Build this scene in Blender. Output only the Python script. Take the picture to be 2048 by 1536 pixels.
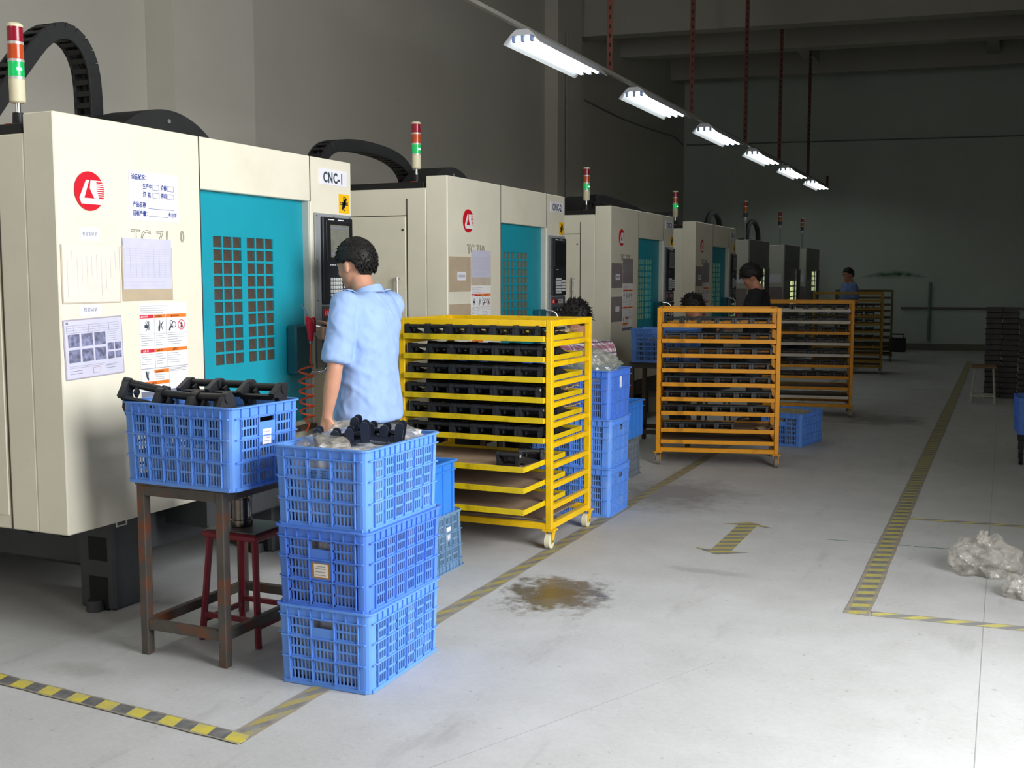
import bpy, bmesh, math, random
from math import sin, cos, pi, radians as RD
from mathutils import Vector, Matrix, noise, Euler

SC = bpy.context.scene
COL = SC.collection
for _o in list(bpy.data.objects):
    bpy.data.objects.remove(_o)

# ------------------------------------------------------------------ camera
cam_d = bpy.data.cameras.new('camera')
cam_d.sensor_width = 36.0
cam_d.lens = 2200.0 / 2048.0 * 36.0
cam_d.clip_start = 0.05
cam_d.clip_end = 200
cam = bpy.data.objects.new('camera', cam_d)
COL.objects.link(cam)
cam.location = (0, 0, 1.52)
cam.rotation_euler = (RD(90 - 5.4526), 0, RD(24.076))
SC.camera = cam

# ------------------------------------------------------------------ colour management
SC.view_settings.view_transform = 'Standard'
SC.view_settings.look = 'None'
SC.view_settings.gamma = 1
SC.view_settings.use_curve_mapping = False
SC.view_settings.exposure = 0.0
try:
    SC.cycles.use_denoising = True
    SC.cycles.max_bounces = 8
    SC.cycles.diffuse_bounces = 4
except Exception:
    pass

# ------------------------------------------------------------------ world: overcast daylight outside
W = bpy.data.worlds.new('overcast_sky')
SC.world = W
W.use_nodes = True
bg = W.node_tree.nodes['Background']
bg.inputs[0].default_value = (0.80, 0.90, 1.0, 1)
bg.inputs[1].default_value = 0.3


def area(name, loc, rot, sx, sy, power, col=(1, 1, 1), spread=180):
    d = bpy.data.lights.new(name, 'AREA')
    d.shape = 'RECTANGLE'
    d.size = sx
    d.size_y = sy
    d.energy = power
    d.color = col
    d.spread = RD(spread)
    o = bpy.data.objects.new(name, d)
    COL.objects.link(o)
    o.location = loc
    o.rotation_euler = rot
    return o


# daylight entering through the two big open doorways (right wall and the wall behind the photographer)
area('daylight_right_doorway', (3.7, 2.4, 3.6), (0, RD(90), 0), 4.8, 7.2, 1600, (0.96, 0.98, 1.0))
area('daylight_rear_doorway', (-3.4, -6.95, 2.0), (RD(90), 0, 0), 3.2, 4.0, 130, (1.0, 0.985, 0.94))

# ------------------------------------------------------------------ helpers
rnd = random.Random(7)


def S(r, g, b):
    def f(c):
        c /= 255.0
        return c / 12.92 if c <= 0.04045 else ((c + 0.055) / 1.055) ** 2.4
    return (f(r), f(g), f(b))


class MB:
    """collects simple solids into one mesh"""

    def __init__(self):
        self.v = []
        self.f = []

    def add(self, vs, fs, M=None):
        n = len(self.v)
        if M is not None:
            vs = [M @ Vector(p) for p in vs]
        self.v += [tuple(p) for p in vs]
        self.f += [tuple(i + n for i in q) for q in fs]
        return self

    def box(self, x0, x1, y0, y1, z0, z1, M=None):
        vs = [(x0, y0, z0), (x1, y0, z0), (x1, y1, z0), (x0, y1, z0), (x0, y0, z1), (x1, y0, z1), (x1, y1, z1), (x0, y1, z1)]
        fs = [(0, 3, 2, 1), (4, 5, 6, 7), (0, 1, 5, 4), (1, 2, 6, 5), (2, 3, 7, 6), (3, 0, 4, 7)]
        return self.add(vs, fs, M)

    def cbox(self, c, s, M=None):
        return self.box(c[0] - s[0] / 2, c[0] + s[0] / 2, c[1] - s[1] / 2, c[1] + s[1] / 2, c[2] - s[2] / 2, c[2] + s[2] / 2, M)

    def rings(self, rings, caps=True, M=None):
        n = len(rings[0])
        vs = [p for r in rings for p in r]
        fs = []
        for k in range(len(rings) - 1):
            for i in range(n):
                a = k * n + i
                b = k * n + (i + 1) % n
                fs.append((a, b, b + n, a + n))
        if caps:
            fs.append(tuple(reversed(range(n))))
            fs.append(tuple(range((len(rings) - 1) * n, len(rings) * n)))
        return self.add(vs, fs, M)

    def cyl(self, p0, p1, r0, r1=None, n=16, M=None):
        r1 = r0 if r1 is None else r1
        p0 = Vector(p0)
        p1 = Vector(p1)
        d = (p1 - p0).normalized()
        u = d.orthogonal().normalized()
        w = d.cross(u)
        R = []
        for p, r in ((p0, r0), (p1, r1)):
            R.append([p + u * (r * cos(2 * pi * i / n)) + w * (r * sin(2 * pi * i / n)) for i in range(n)])
        return self.rings(R, True, M)

    def tube(self, pts, r, n=8, M=None, rads=None, flat=1.0):
        pts = [Vector(p) for p in pts]
        R = []
        u = None
        for i, p in enumerate(pts):
            d = (pts[min(i + 1, len(pts) - 1)] - pts[max(i - 1, 0)]).normalized()
            if u is None:
                u = d.orthogonal().normalized()
            else:
                u = (u - d * u.dot(d)).normalized()
            w = d.cross(u)
            rr = rads[i] if rads else r
            R.append([p + u * (rr * cos(2 * pi * k / n)) + w * (rr * flat * sin(2 * pi * k / n)) for k in range(n)])
        return self.rings(R, True, M)

    def lathe(self, prof, n=20, M=None):
        R = [[(r * cos(2 * pi * i / n), r * sin(2 * pi * i / n), z) for i in range(n)] for r, z in prof]
        return self.rings(R, True, M)

    def prism(self, poly, t0, t1, axis='x', M=None):
        """extrude a 2-D polygon along an axis"""
        def P(a, b, t):
            return {'x': (t, a, b), 'y': (a, t, b), 'z': (a, b, t)}[axis]
        n = len(poly)
        vs = [P(a, b, t0) for a, b in poly] + [P(a, b, t1) for a, b in poly]
        fs = [tuple(reversed(range(n))), tuple(range(n, 2 * n))] + [(i, (i + 1) % n, n + (i + 1) % n, n + i) for i in range(n)]
        return self.add(vs, fs, M)

    def ell(self, c, r, n=16, m=10, M=None):
        R = []
        for j in range(1, m):
            a = -pi / 2 + pi * j / m
            R.append([(c[0] + r[0] * cos(a) * cos(2 * pi * i / n), c[1] + r[1] * cos(a) * sin(2 * pi * i / n), c[2] + r[2] * sin(a)) for i in range(n)])
        return self.rings(R, True, M)

    def mesh(self, name, mat, smooth=None, bevel=0, seg=1):
        me = bpy.data.meshes.new(name)
        me.from_pydata(self.v, [], self.f)
        bm = bmesh.new()
        bm.from_mesh(me)
        bmesh.ops.recalc_face_normals(bm, faces=bm.faces)
        if bevel:
            bmesh.ops.bevel(bm, geom=list(bm.edges), offset=bevel, segments=seg, affect='EDGES', clamp_overlap=True)
        bm.to_mesh(me)
        bm.free()
        if mat is not None:
            me.materials.append(mat)
        if smooth is not None:
            for p in me.polygons:
                p.use_smooth = True
            me.set_sharp_from_angle(angle=RD(smooth))
        return me

    def build(self, name, mat, parent=None, smooth=None, bevel=0, seg=1, loc=None, rot=None, label=None):
        return put(name, self.mesh(name, mat, smooth, bevel, seg), parent, loc, rot, label)


def put(name, me, parent=None, loc=None, rot=None, label=None):
    o = bpy.data.objects.new(name, me)
    COL.objects.link(o)
    if parent is not None:
        o.parent = parent
    if loc is not None:
        o.location = loc
    if rot is not None:
        o.rotation_euler = rot
    if label:
        o['label'] = label
    return o


def tag(o, label, cat, group=None, kind=None):
    o['label'] = label
    o['category'] = cat
    if group:
        o['group'] = group
    if kind:
        o['kind'] = kind
    return o


def thing(name, label, cat, loc=(0, 0, 0), rotz=0, group=None, rot=None):
    o = bpy.data.objects.new(name, None)
    o.empty_display_size = 0.05
    COL.objects.link(o)
    o.location = loc
    o.rotation_euler = rot if rot is not None else (0, 0, rotz)
    return tag(o, label, cat, group)


def struct(o):
    o['kind'] = 'structure'
    return o


def copy_tree(o, parent=None):
    c = o.copy()
    COL.objects.link(c)
    c.parent = parent
    for ch in o.children:
        copy_tree(ch, c)
    return c


# ------------------------------------------------------------------ materials
def nodes_of(name):
    m = bpy.data.materials.new(name)
    m.use_nodes = True
    nt = m.node_tree
    b = nt.nodes['Principled BSDF']
    return m, nt, b


def N(nt, typ, **kw):
    n = nt.nodes.new(typ)
    for k, v in kw.items():
        if k.startswith('i_'):
            n.inputs[int(k[2:])].default_value = v
        else:
            setattr(n, k, v)
    return n


def mixc(nt, fac, a, b, blend='MIX'):
    m = nt.nodes.new('ShaderNodeMix')
    m.data_type = 'RGBA'
    m.blend_type = blend
    for sock, val in ((m.inputs[0], fac), (m.inputs[6], a), (m.inputs[7], b)):
        if isinstance(val, bpy.types.NodeSocket):
            nt.links.new(val, sock)
        elif isinstance(val, (int, float)):
            sock.default_value = val
        else:
            sock.default_value = (*val[:3], 1)
    return m.outputs[2]


def mth(nt, op, a, b=None, clamp=False):
    m = nt.nodes.new('ShaderNodeMath')
    m.operation = op
    m.use_clamp = clamp
    for i, v in enumerate((a, b)):
        if v is None:
            continue
        if isinstance(v, bpy.types.NodeSocket):
            nt.links.new(v, m.inputs[i])
        else:
            m.inputs[i].default_value = v
    return m.outputs[0]


def noise_fac(nt, scale, detail=4, rough=0.55, lo=0.35, hi=0.65, coord='Object', stretch=None):
    tc = N(nt, 'ShaderNodeTexCoord')
    src = tc.outputs[coord]
    if stretch:
        mp = N(nt, 'ShaderNodeMapping')
        mp.inputs['Scale'].default_value = stretch
        nt.links.new(src, mp.inputs[0])
        src = mp.outputs[0]
    no = N(nt, 'ShaderNodeTexNoise')
    no.inputs['Scale'].default_value = scale
    no.inputs['Detail'].default_value = detail
    no.inputs['Roughness'].default_value = rough
    nt.links.new(src, no.inputs['Vector'])
    mr = N(nt, 'ShaderNodeMapRange')
    mr.inputs[1].default_value = lo
    mr.inputs[2].default_value = hi
    nt.links.new(no.outputs[0], mr.inputs[0])
    return mr.outputs[0]


def pm(name, col, rough=0.5, metal=0.0, var=0.06, scale=9.0, bump=0.0, bscale=90.0, emit=0.0, ecol=None,
       coat=0.0, dirt=None, damt=0.5, dscale=5.0, dlo=0.55, dhi=0.72, trans=0.0, alpha=1.0, ior=1.45):
    m, nt, b = nodes_of(name)
    f = noise_fac(nt, scale)
    c = mixc(nt, f, tuple(x * (1 - var) for x in col), tuple(min(1, x * (1 + var)) for x in col))
    if dirt is not None:
        f2 = noise_fac(nt, dscale, 6, 0.62, dlo, dhi)
        c = mixc(nt, mth(nt, 'MULTIPLY', f2, damt), c, dirt)
    nt.links.new(c, b.inputs['Base Color'])
    b.inputs['Roughness'].default_value = rough
    b.inputs['Metallic'].default_value = metal
    b.inputs['IOR'].default_value = ior
    if coat:
        b.inputs['Coat Weight'].default_value = coat
    if trans:
        b.inputs['Transmission Weight'].default_value = trans
    if alpha < 1:
        b.inputs['Alpha'].default_value = alpha
    if emit:
        b.inputs['Emission Color'].default_value = (*(ecol or col), 1)
        b.inputs['Emission Strength'].default_value = emit
    if bump:
        f3 = noise_fac(nt, bscale, 3, 0.5, 0, 1)
        bp = N(nt, 'ShaderNodeBump')
        bp.inputs['Strength'].default_value = bump
        bp.inputs['Distance'].default_value = 0.01
        nt.links.new(f3, bp.inputs['Height'])
        nt.links.new(bp.outputs[0], b.inputs['Normal'])
    return m


CREAM = S(228, 222, 202)
M = dict(
    cream=pm('cream_powder_coat', CREAM, 0.45, var=0.03, scale=3, bump=0.03, bscale=300, dirt=S(190, 178, 150), damt=0.25, dscale=1.4),
    greywhite=pm('grey_white_paint', S(200, 200, 190), 0.5, var=0.04, scale=3),
    greydark=pm('mid_grey_paint', S(120, 120, 116), 0.5, var=0.05, scale=3),
    seam=pm('dark_seam', S(70, 64, 54), 0.7),
    casting=pm('dark_casting_paint', S(58, 60, 62), 0.6, var=0.15, scale=4, bump=0.1, bscale=120),
    hole=pm('black_recess', S(14, 14, 15), 0.8),
    teal=pm('teal_door_paint', S(26, 150, 168), 0.42, var=0.04, scale=3, dirt=S(20, 110, 122), damt=0.3, dscale=2),
    teald=pm('teal_handle_paint', S(24, 92, 104), 0.45, var=0.06),
    paneA=pm('smoked_window', S(74, 66, 58), 0.25, var=0.12, scale=14, dirt=S(96, 72, 52), damt=0.4, dscale=12),
    paneB=pm('olive_window', S(112, 112, 92), 0.25, var=0.10, scale=14),
    paneC=pm('pale_green_window', S(118, 140, 110), 0.25, var=0.10, scale=14, emit=0.07, ecol=S(170, 200, 150)),
    paneLit=pm('lit_window', S(220, 235, 190), 0.3, var=0.12, scale=9, emit=0.75, ecol=S(225, 240, 170)),
    chrome=pm('chrome', S(205, 205, 205), 0.18, 1.0, var=0.03),
    steel=pm('brushed_steel', S(150, 150, 150), 0.35, 1.0, var=0.08, scale=30),
    gunmetal=pm('dark_mug_steel', S(120, 112, 105), 0.22, 1.0, var=0.08, scale=30),
    black=pm('black_plastic', S(24, 24, 26), 0.5, var=0.2),
    blackpart=pm('black_cast_paint', S(34, 35, 38), 0.42, var=0.2, scale=25, bump=0.08, bscale=200),
    rubber=pm('black_rubber', S(30, 30, 32), 0.75, var=0.15),
    bezel=pm('grey_bezel', S(146, 150, 152), 0.45, var=0.03),
    paneldark=pm('charcoal_panel', S(74, 78, 82), 0.45, var=0.05),
    monitor=pm('monitor_housing', S(32, 36, 42), 0.35, var=0.06),
    screen=pm('grey_screen', S(122, 122, 110), 0.2, var=0.10, scale=22),
    screenoff=pm('dark_screen', S(28, 30, 34), 0.15, var=0.10, scale=22),
    key=pm('pale_key', S(206, 208, 206), 0.5, var=0.05, scale=60),
    keygreen=pm('green_lit_key', S(60, 200, 80), 0.4, emit=0.5, ecol=S(60, 220, 90)),
    keyolive=pm('olive_key', S(140, 124, 70), 0.5),
    red=pm('logo_red', S(206, 22, 42), 0.4, var=0.03),
    redplastic=pm('red_plastic', S(200, 20, 40), 0.35, var=0.05),
    white=pm('white_print', S(236, 234, 232), 0.5, var=0.02),
    paper=pm('white_paper', S(232, 230, 238), 0.55, var=0.02, scale=15),
    paperlilac=pm('lilac_paper', S(204, 202, 220), 0.35, var=0.03, scale=15),
    papergrey=pm('aged_sleeve_paper', S(196, 182, 164), 0.4, var=0.05, scale=12, dirt=S(168, 152, 130), damt=0.4, dscale=9),
    sleeve=pm('tan_sleeve', S(186, 168, 142), 0.4, var=0.05, scale=10),
    sleevegrey=pm('mauve_sleeve', S(142, 132, 132), 0.4, var=0.05, scale=10),
    papercream=pm('faded_paper', S(226, 216, 204), 0.45, var=0.03, scale=14),
    ink=pm('blue_ink', S(40, 62, 140), 0.6),
    inkgrey=pm('grey_ink', S(120, 124, 140), 0.6),
    inkpale=pm('pale_grey_ink', S(172, 172, 186), 0.6),
    inkblack=pm('black_ink', S(30, 32, 36), 0.6),
    inkgreen=pm('dark_slate_ink', S(52, 66, 78), 0.6),
    photo=pm('printed_photo', S(120, 122, 150), 0.5, var=0.5, scale=45),
    orange=pm('warning_orange', S(240, 122, 40), 0.5, var=0.03),
    dangerred=pm('danger_red', S(206, 40, 62), 0.5, var=0.03),
    stickeryellow=pm('sticker_yellow', S(244, 190, 20), 0.5, var=0.03),
    lensred=pm('red_lens', S(140, 16, 40), 0.25, var=0.05, coat=0.4),
    lensorange=pm('orange_lens', S(186, 70, 28), 0.25, var=0.05, coat=0.4),
    lensgreen=pm('green_lens_lit', S(20, 150, 80), 0.25, emit=0.55, ecol=S(10, 170, 80), coat=0.4),
    lampgreen=pm('green_bulb', S(160, 255, 190), 0.3, emit=5.0, ecol=S(120, 255, 170)),
    lensred2=pm('unlit_red_lens', S(96, 22, 22), 0.3, var=0.05),
    lensorange2=pm('unlit_orange_lens', S(120, 60, 20), 0.3, var=0.05),
    lensblue2=pm('unlit_dark_lens', S(40, 42, 58), 0.3, var=0.05),
    ring=pm('silver_ring', S(196, 192, 186), 0.35, 0.4),
    towercream=pm('tower_cream', S(214, 204, 172), 0.5),
    yellow=pm('yellow_rack_paint', S(236, 190, 8), 0.42, var=0.06, scale=6, dirt=S(150, 110, 10), damt=0.55, dscale=9, dlo=0.58, dhi=0.75),
    yellowdim=pm('worn_yellow_tray_paint', S(214, 184, 14), 0.45, var=0.08, scale=6, dirt=S(112, 100, 20), damt=0.6, dscale=8, dlo=0.5, dhi=0.7),
    amber=pm('amber_rack_paint', S(226, 150, 10), 0.42, var=0.06, scale=6, dirt=S(130, 70, 10), damt=0.6, dscale=8, dlo=0.56, dhi=0.74),
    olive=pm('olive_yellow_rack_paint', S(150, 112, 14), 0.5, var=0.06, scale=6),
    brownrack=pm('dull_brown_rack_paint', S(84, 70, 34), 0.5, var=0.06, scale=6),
    traywhite=pm('bare_pale_tray_edge', S(206, 196, 184), 0.5, var=0.06, scale=12),
    board=pm('brown_tray_board', S(158, 134, 110), 0.7, var=0.12, scale=7, dirt=S(110, 88, 66), damt=0.5, dscale=5),
    cardboard=pm('torn_cardboard', S(190, 160, 124), 0.75, var=0.1, scale=14),
    wheel=pm('cream_nylon_wheel', S(222, 216, 186), 0.45, var=0.06),
    wheeldim=pm('dusty_grey_wheel', S(126, 120, 108), 0.5, var=0.06),
    blue=pm('blue_crate_plastic', S(96, 146, 226), 0.42, var=0.05, scale=5, dirt=S(140, 172, 224), damt=0.4, dscale=7),
    bluedeep=pm('deep_blue_crate_plastic', S(80, 126, 216), 0.42, var=0.05, scale=5, dirt=S(104, 134, 200), damt=0.3, dscale=7),
    bluegrey=pm('grey_blue_crate_plastic', S(104, 136, 168), 0.5, var=0.07, scale=6, dirt=S(130, 146, 156), damt=0.5, dscale=7),
    blueplate=pm('blue_bin_plastic', S(52, 128, 214), 0.4, var=0.05, scale=5),
    greycrate=pm('dusty_grey_crate_plastic', S(112, 120, 128), 0.55, var=0.08, scale=6),
    rust=pm('rusty_steel_frame', S(88, 82, 76), 0.55, 0.3, var=0.12, scale=14, dirt=S(128, 68, 30), damt=0.7, dscale=7, dlo=0.52, dhi=0.62),
    redpaint=pm('dull_red_stool_paint', S(122, 30, 44), 0.5, var=0.1, scale=8, dirt=S(62, 24, 28), damt=0.6, dscale=9),
    stooltop=pm('grey_stool_seat', S(112, 106, 100), 0.5, var=0.08, scale=10),
    orangehose=pm('orange_coil_hose', S(204, 74, 24), 0.35, var=0.05),
    conduit=pm('grey_conduit', S(150, 148, 140), 0.5, var=0.05),
    angle=pm('brown_slotted_angle', S(104, 60, 50), 0.6, var=0.1, scale=12),
    fixture=pm('lamp_housing_white', S(206, 208, 214), 0.4, var=0.02),
    tubelit=pm('fluorescent_tube', S(255, 255, 255), 0.3, var=0.0, emit=7.5, ecol=(0.93, 1.0, 0.95)),
    tubecap=pm('tube_cap', S(150, 170, 220), 0.4),
    skin=pm('skin', S(206, 150, 122), 0.5, var=0.06, scale=9, bump=0.05, bscale=160),
    skindim=pm('tan_skin', S(184, 128, 102), 0.5, var=0.06, scale=9),
    hair=pm('black_hair', S(24, 19, 18), 0.55, var=0.35, scale=60, bump=0.25, bscale=300),
    shirt=pm('pale_blue_cotton', S(158, 186, 234), 0.8, var=0.05, scale=16, bump=0.08, bscale=500),
    trousers=pm('charcoal_trousers', S(56, 58, 66), 0.85, var=0.1, scale=20),
    blackshirt=pm('black_cotton', S(22, 22, 26), 0.85, var=0.15, scale=20),
    blueshirt=pm('mid_blue_cotton', S(96, 120, 170), 0.85, var=0.08, scale=20),
    shoe=pm('dark_shoe', S(34, 32, 32), 0.5, var=0.1),
    eyewhite=pm('eye_white', S(230, 226, 220), 0.3),
    iris=pm('dark_iris', S(30, 22, 18), 0.25),
    lip=pm('lip', S(170, 98, 90), 0.5),
    bluetable=pm('worn_table_top', S(96, 82, 74), 0.6, var=0.12, scale=12),
    stoolwhite=pm('pale_stool_leg', S(176, 178, 168), 0.5, var=0.06),
    stoolwood=pm('brown_stool_wood', S(120, 92, 62), 0.6, var=0.12, scale=12),
    traydark=pm('black_stacking_tray', S(74, 70, 72), 0.6, var=0.15, scale=8),
    shadowgrey=pm('dark_equipment', S(44, 44, 46), 0.6, var=0.15, scale=8),
)


def plaid_mat():
    m, nt, b = nodes_of('plaid_cotton')
    tc = N(nt, 'ShaderNodeTexCoord')
    sx = N(nt, 'ShaderNodeSeparateXYZ')
    nt.links.new(tc.outputs['Object'], sx.inputs[0])
    def band(sock, per, off, w):
        t = mth(nt, 'FRACT', mth(nt, 'ADD', mth(nt, 'DIVIDE', sock, per), off))
        return mth(nt, 'LESS_THAN', t, w)
    xy = mth(nt, 'ADD', sx.outputs[0], mth(nt, 'MULTIPLY', sx.outputs[1], 0.8))
    c = mixc(nt, 0.0, S(206, 196, 200), S(206, 196, 200))
    c = mixc(nt, mth(nt, 'MULTIPLY', band(xy, 0.075, 0.1, 0.36), 0.65), c, S(150, 40, 70))
    c = mixc(nt, mth(nt, 'MULTIPLY', band(sx.outputs[2], 0.075, 0.3, 0.36), 0.65), c, S(120, 36, 66))
    c = mixc(nt, mth(nt, 'MULTIPLY', band(xy, 0.075, 0.62, 0.14), 0.8), c, S(40, 40, 84))
    c = mixc(nt, mth(nt, 'MULTIPLY', band(sx.outputs[2], 0.075, 0.75, 0.14), 0.8), c, S(40, 40, 84))
    nt.links.new(c, b.inputs['Base Color'])
    b.inputs['Roughness'].default_value = 0.85
    return m


def bag_mat(name, col, alpha, rough=0.18):
    m, nt, b = nodes_of(name)
    f = noise_fac(nt, 16, 5, 0.6, 0.3, 0.7)
    c = mixc(nt, f, tuple(x * 0.8 for x in col), col)
    nt.links.new(c, b.inputs['Base Color'])
    b.inputs['Roughness'].default_value = rough
    b.inputs['Specular IOR Level'].default_value = 1.0
    a = mth(nt, 'ADD', mth(nt, 'MULTIPLY', noise_fac(nt, 22, 4, 0.6, 0.35, 0.65), 0.25), alpha, True)
    nt.links.new(a, b.inputs['Alpha'])
    f3 = noise_fac(nt, 26, 4, 0.6, 0, 1)
    bp = N(nt, 'ShaderNodeBump')
    bp.inputs['Strength'].default_value = 0.25
    bp.inputs['Distance'].default_value = 0.02
    nt.links.new(f3, bp.inputs['Height'])
    nt.links.new(bp.outputs[0], b.inputs['Normal'])
    return m


def wrapped_mat():
    """parts wrapped in clear plastic: pale creases over dark metal"""
    m, nt, b = nodes_of('plastic_wrapped_metal')
    tc = N(nt, 'ShaderNodeTexCoord')
    mp = N(nt, 'ShaderNodeMapping')
    mp.inputs['Scale'].default_value = (1, 1, 0.35)
    nt.links.new(tc.outputs['Object'], mp.inputs[0])
    vo = N(nt, 'ShaderNodeTexVoronoi')
    vo.inputs['Scale'].default_value = 26
    nt.links.new(mp.outputs[0], vo.inputs['Vector'])
    f = noise_fac(nt, 11, 5, 0.6, 0.38, 0.66)
    c = mixc(nt, f, S(78, 80, 84), S(206, 206, 206))
    c = mixc(nt, mth(nt, 'MULTIPLY', vo.outputs['Distance'], 0.8, True), c, S(228, 228, 230))
    nt.links.new(c, b.inputs['Base Color'])
    b.inputs['Roughness'].default_value = 0.25
    bp = N(nt, 'ShaderNodeBump')
    bp.inputs['Strength'].default_value = 0.35
    bp.inputs['Distance'].default_value = 0.02
    nt.links.new(vo.outputs['Distance'], bp.inputs['Height'])
    nt.links.new(bp.outputs[0], b.inputs['Normal'])
    return m


M['plaid'] = plaid_mat()
M['bag'] = bag_mat('clear_plastic_bag', S(205, 198, 186), 0.26)
M['baggreen'] = bag_mat('greenish_clear_bag', S(160, 166, 152), 0.48)
M['wrapped'] = wrapped_mat()


def tape_mat(name, per, slant, yel, dark, wear, edge=None):
    """hazard tape: local x along the strip, y across"""
    m, nt, b = nodes_of(name)
    tc = N(nt, 'ShaderNodeTexCoord')
    sx = N(nt, 'ShaderNodeSeparateXYZ')
    nt.links.new(tc.outputs['Object'], sx.inputs[0])
    u = mth(nt, 'ADD', sx.outputs[0], mth(nt, 'MULTIPLY', sx.outputs[1], slant))
    st = mth(nt, 'LESS_THAN', mth(nt, 'FRACT', mth(nt, 'DIVIDE', u, per)), 0.5)
    c = mixc(nt, st, dark, yel)
    w = noise_fac(nt, 14, 6, 0.65, 0.42, 0.68)
    c = mixc(nt, mth(nt, 'MULTIPLY', w, wear), c, S(150, 147, 140))
    if edge:
        e = mth(nt, 'GREATER_THAN', mth(nt, 'ABSOLUTE', sx.outputs[1]), edge)
        c = mixc(nt, mth(nt, 'MULTIPLY', e, 0.8), c, S(150, 142, 130))
    nt.links.new(c, b.inputs['Base Color'])
    b.inputs['Roughness'].default_value = 0.55
    return m


def floor_mat():
    m, nt, b = nodes_of('worn_concrete_floor')
    tc = N(nt, 'ShaderNodeTexCoord')
    big = noise_fac(nt, 0.55, 6, 0.6, 0.3, 0.7)
    mid = noise_fac(nt, 3.2, 8, 0.65, 0.32, 0.68)
    fine = noise_fac(nt, 42, 6, 0.7, 0.25, 0.75)
    c = mixc(nt, big, S(178, 177, 175), S(197, 197, 197))
    c = mixc(nt, mth(nt, 'MULTIPLY', mid, 0.5), c, S(158, 157, 153))
    c = mixc(nt, mth(nt, 'MULTIPLY', fine, 0.45), c, S(200, 200, 199))
    # long scuffs along the aisle
    sc = noise_fac(nt, 5.0, 5, 0.6, 0.60, 0.72, stretch=(1.0, 0.28, 1))
    c = mixc(nt, mth(nt, 'MULTIPLY', sc, 0.22), c, S(110, 108, 104))
    # dark specks
    sp = noise_fac(nt, 30, 2, 0.5, 0.68, 0.74)
    c = mixc(nt, mth(nt, 'MULTIPLY', sp, 0.35), c, S(120, 120, 118))

    def blob(cx, cy, rx, ry, scale, lo, hi):
        mp = N(nt, 'ShaderNodeMapping')
        mp.vector_type = 'POINT'
        mp.inputs['Location'].default_value = (-cx / rx, -cy / ry, 0)
        mp.inputs['Scale'].default_value = (1 / rx, 1 / ry, 0)
        nt.links.new(tc.outputs['Object'], mp.inputs[0])
        ln = N(nt, 'ShaderNodeVectorMath', operation='LENGTH')
        nt.links.new(mp.outputs[0], ln.inputs[0])
        d = mth(nt, 'SUBTRACT', 1.0, ln.outputs['Value'])
        n = noise_fac(nt, scale, 7, 0.7, 0.2, 0.8)
        s = mth(nt, 'ADD', d, mth(nt, 'SUBTRACT', n, 0.5))
        mr = N(nt, 'ShaderNodeMapRange')
        mr.inputs[1].default_value = lo
        mr.inputs[2].default_value = hi
        nt.links.new(s, mr.inputs[0])
        return mr.outputs[0]
    # oil puddle stain beside the near rack
    p1 = blob(-1.93, 4.85, 0.42, 0.52, 9, 0.32, 0.62)
    c = mixc(nt, mth(nt, 'MULTIPLY', p1, 0.85), c, S(84, 74, 56))
    p1b = blob(-1.93, 4.86, 0.2, 0.26, 14, 0.35, 0.7)
    c = mixc(nt, mth(nt, 'MULTIPLY', p1b, 0.7), c, S(104, 82, 34))
    p2 = blob(-3.25, 3.12, 0.24, 0.12, 9, 0.2, 0.8)
    c = mixc(nt, mth(nt, 'MULTIPLY', p2, 0.4), c, S(128, 124, 116))
    p3 = blob(-2.1, 7.5, 0.7, 0.9, 5, 0.2, 0.8)
    c = mixc(nt, mth(nt, 'MULTIPLY', p3, 0.55), c, S(96, 92, 86))
    p4 = blob(-1.35, 5.55, 0.5, 0.09, 8, 0.3, 0.8)
    c = mixc(nt, mth(nt, 'MULTIPLY', p4, 0.35), c, S(128, 126, 122))
    p5 = blob(-1.2, 12.4, 0.9, 0.9, 4, 0.3, 0.8)
    c = mixc(nt, mth(nt, 'MULTIPLY', p5, 0.6), c, S(92, 88, 82))
    # grime where the walking aisle has darkened with oil further in
    nt.links.new(c, b.inputs['Base Color'])
    r = mth(nt, 'SUBTRACT', 0.62, mth(nt, 'MULTIPLY', p1, 0.35))
    nt.links.new(r, b.inputs['Roughness'])
    b.inputs['Specular IOR Level'].default_value = 0.35
    bp = N(nt, 'ShaderNodeBump')
    bp.inputs['Strength'].default_value = 0.12
    bp.inputs['Distance'].default_value = 0.01
    nt.links.new(noise_fac(nt, 60, 5, 0.6, 0, 1), bp.inputs['Height'])
    nt.links.new(bp.outputs[0], b.inputs['Normal'])
    return m


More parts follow.
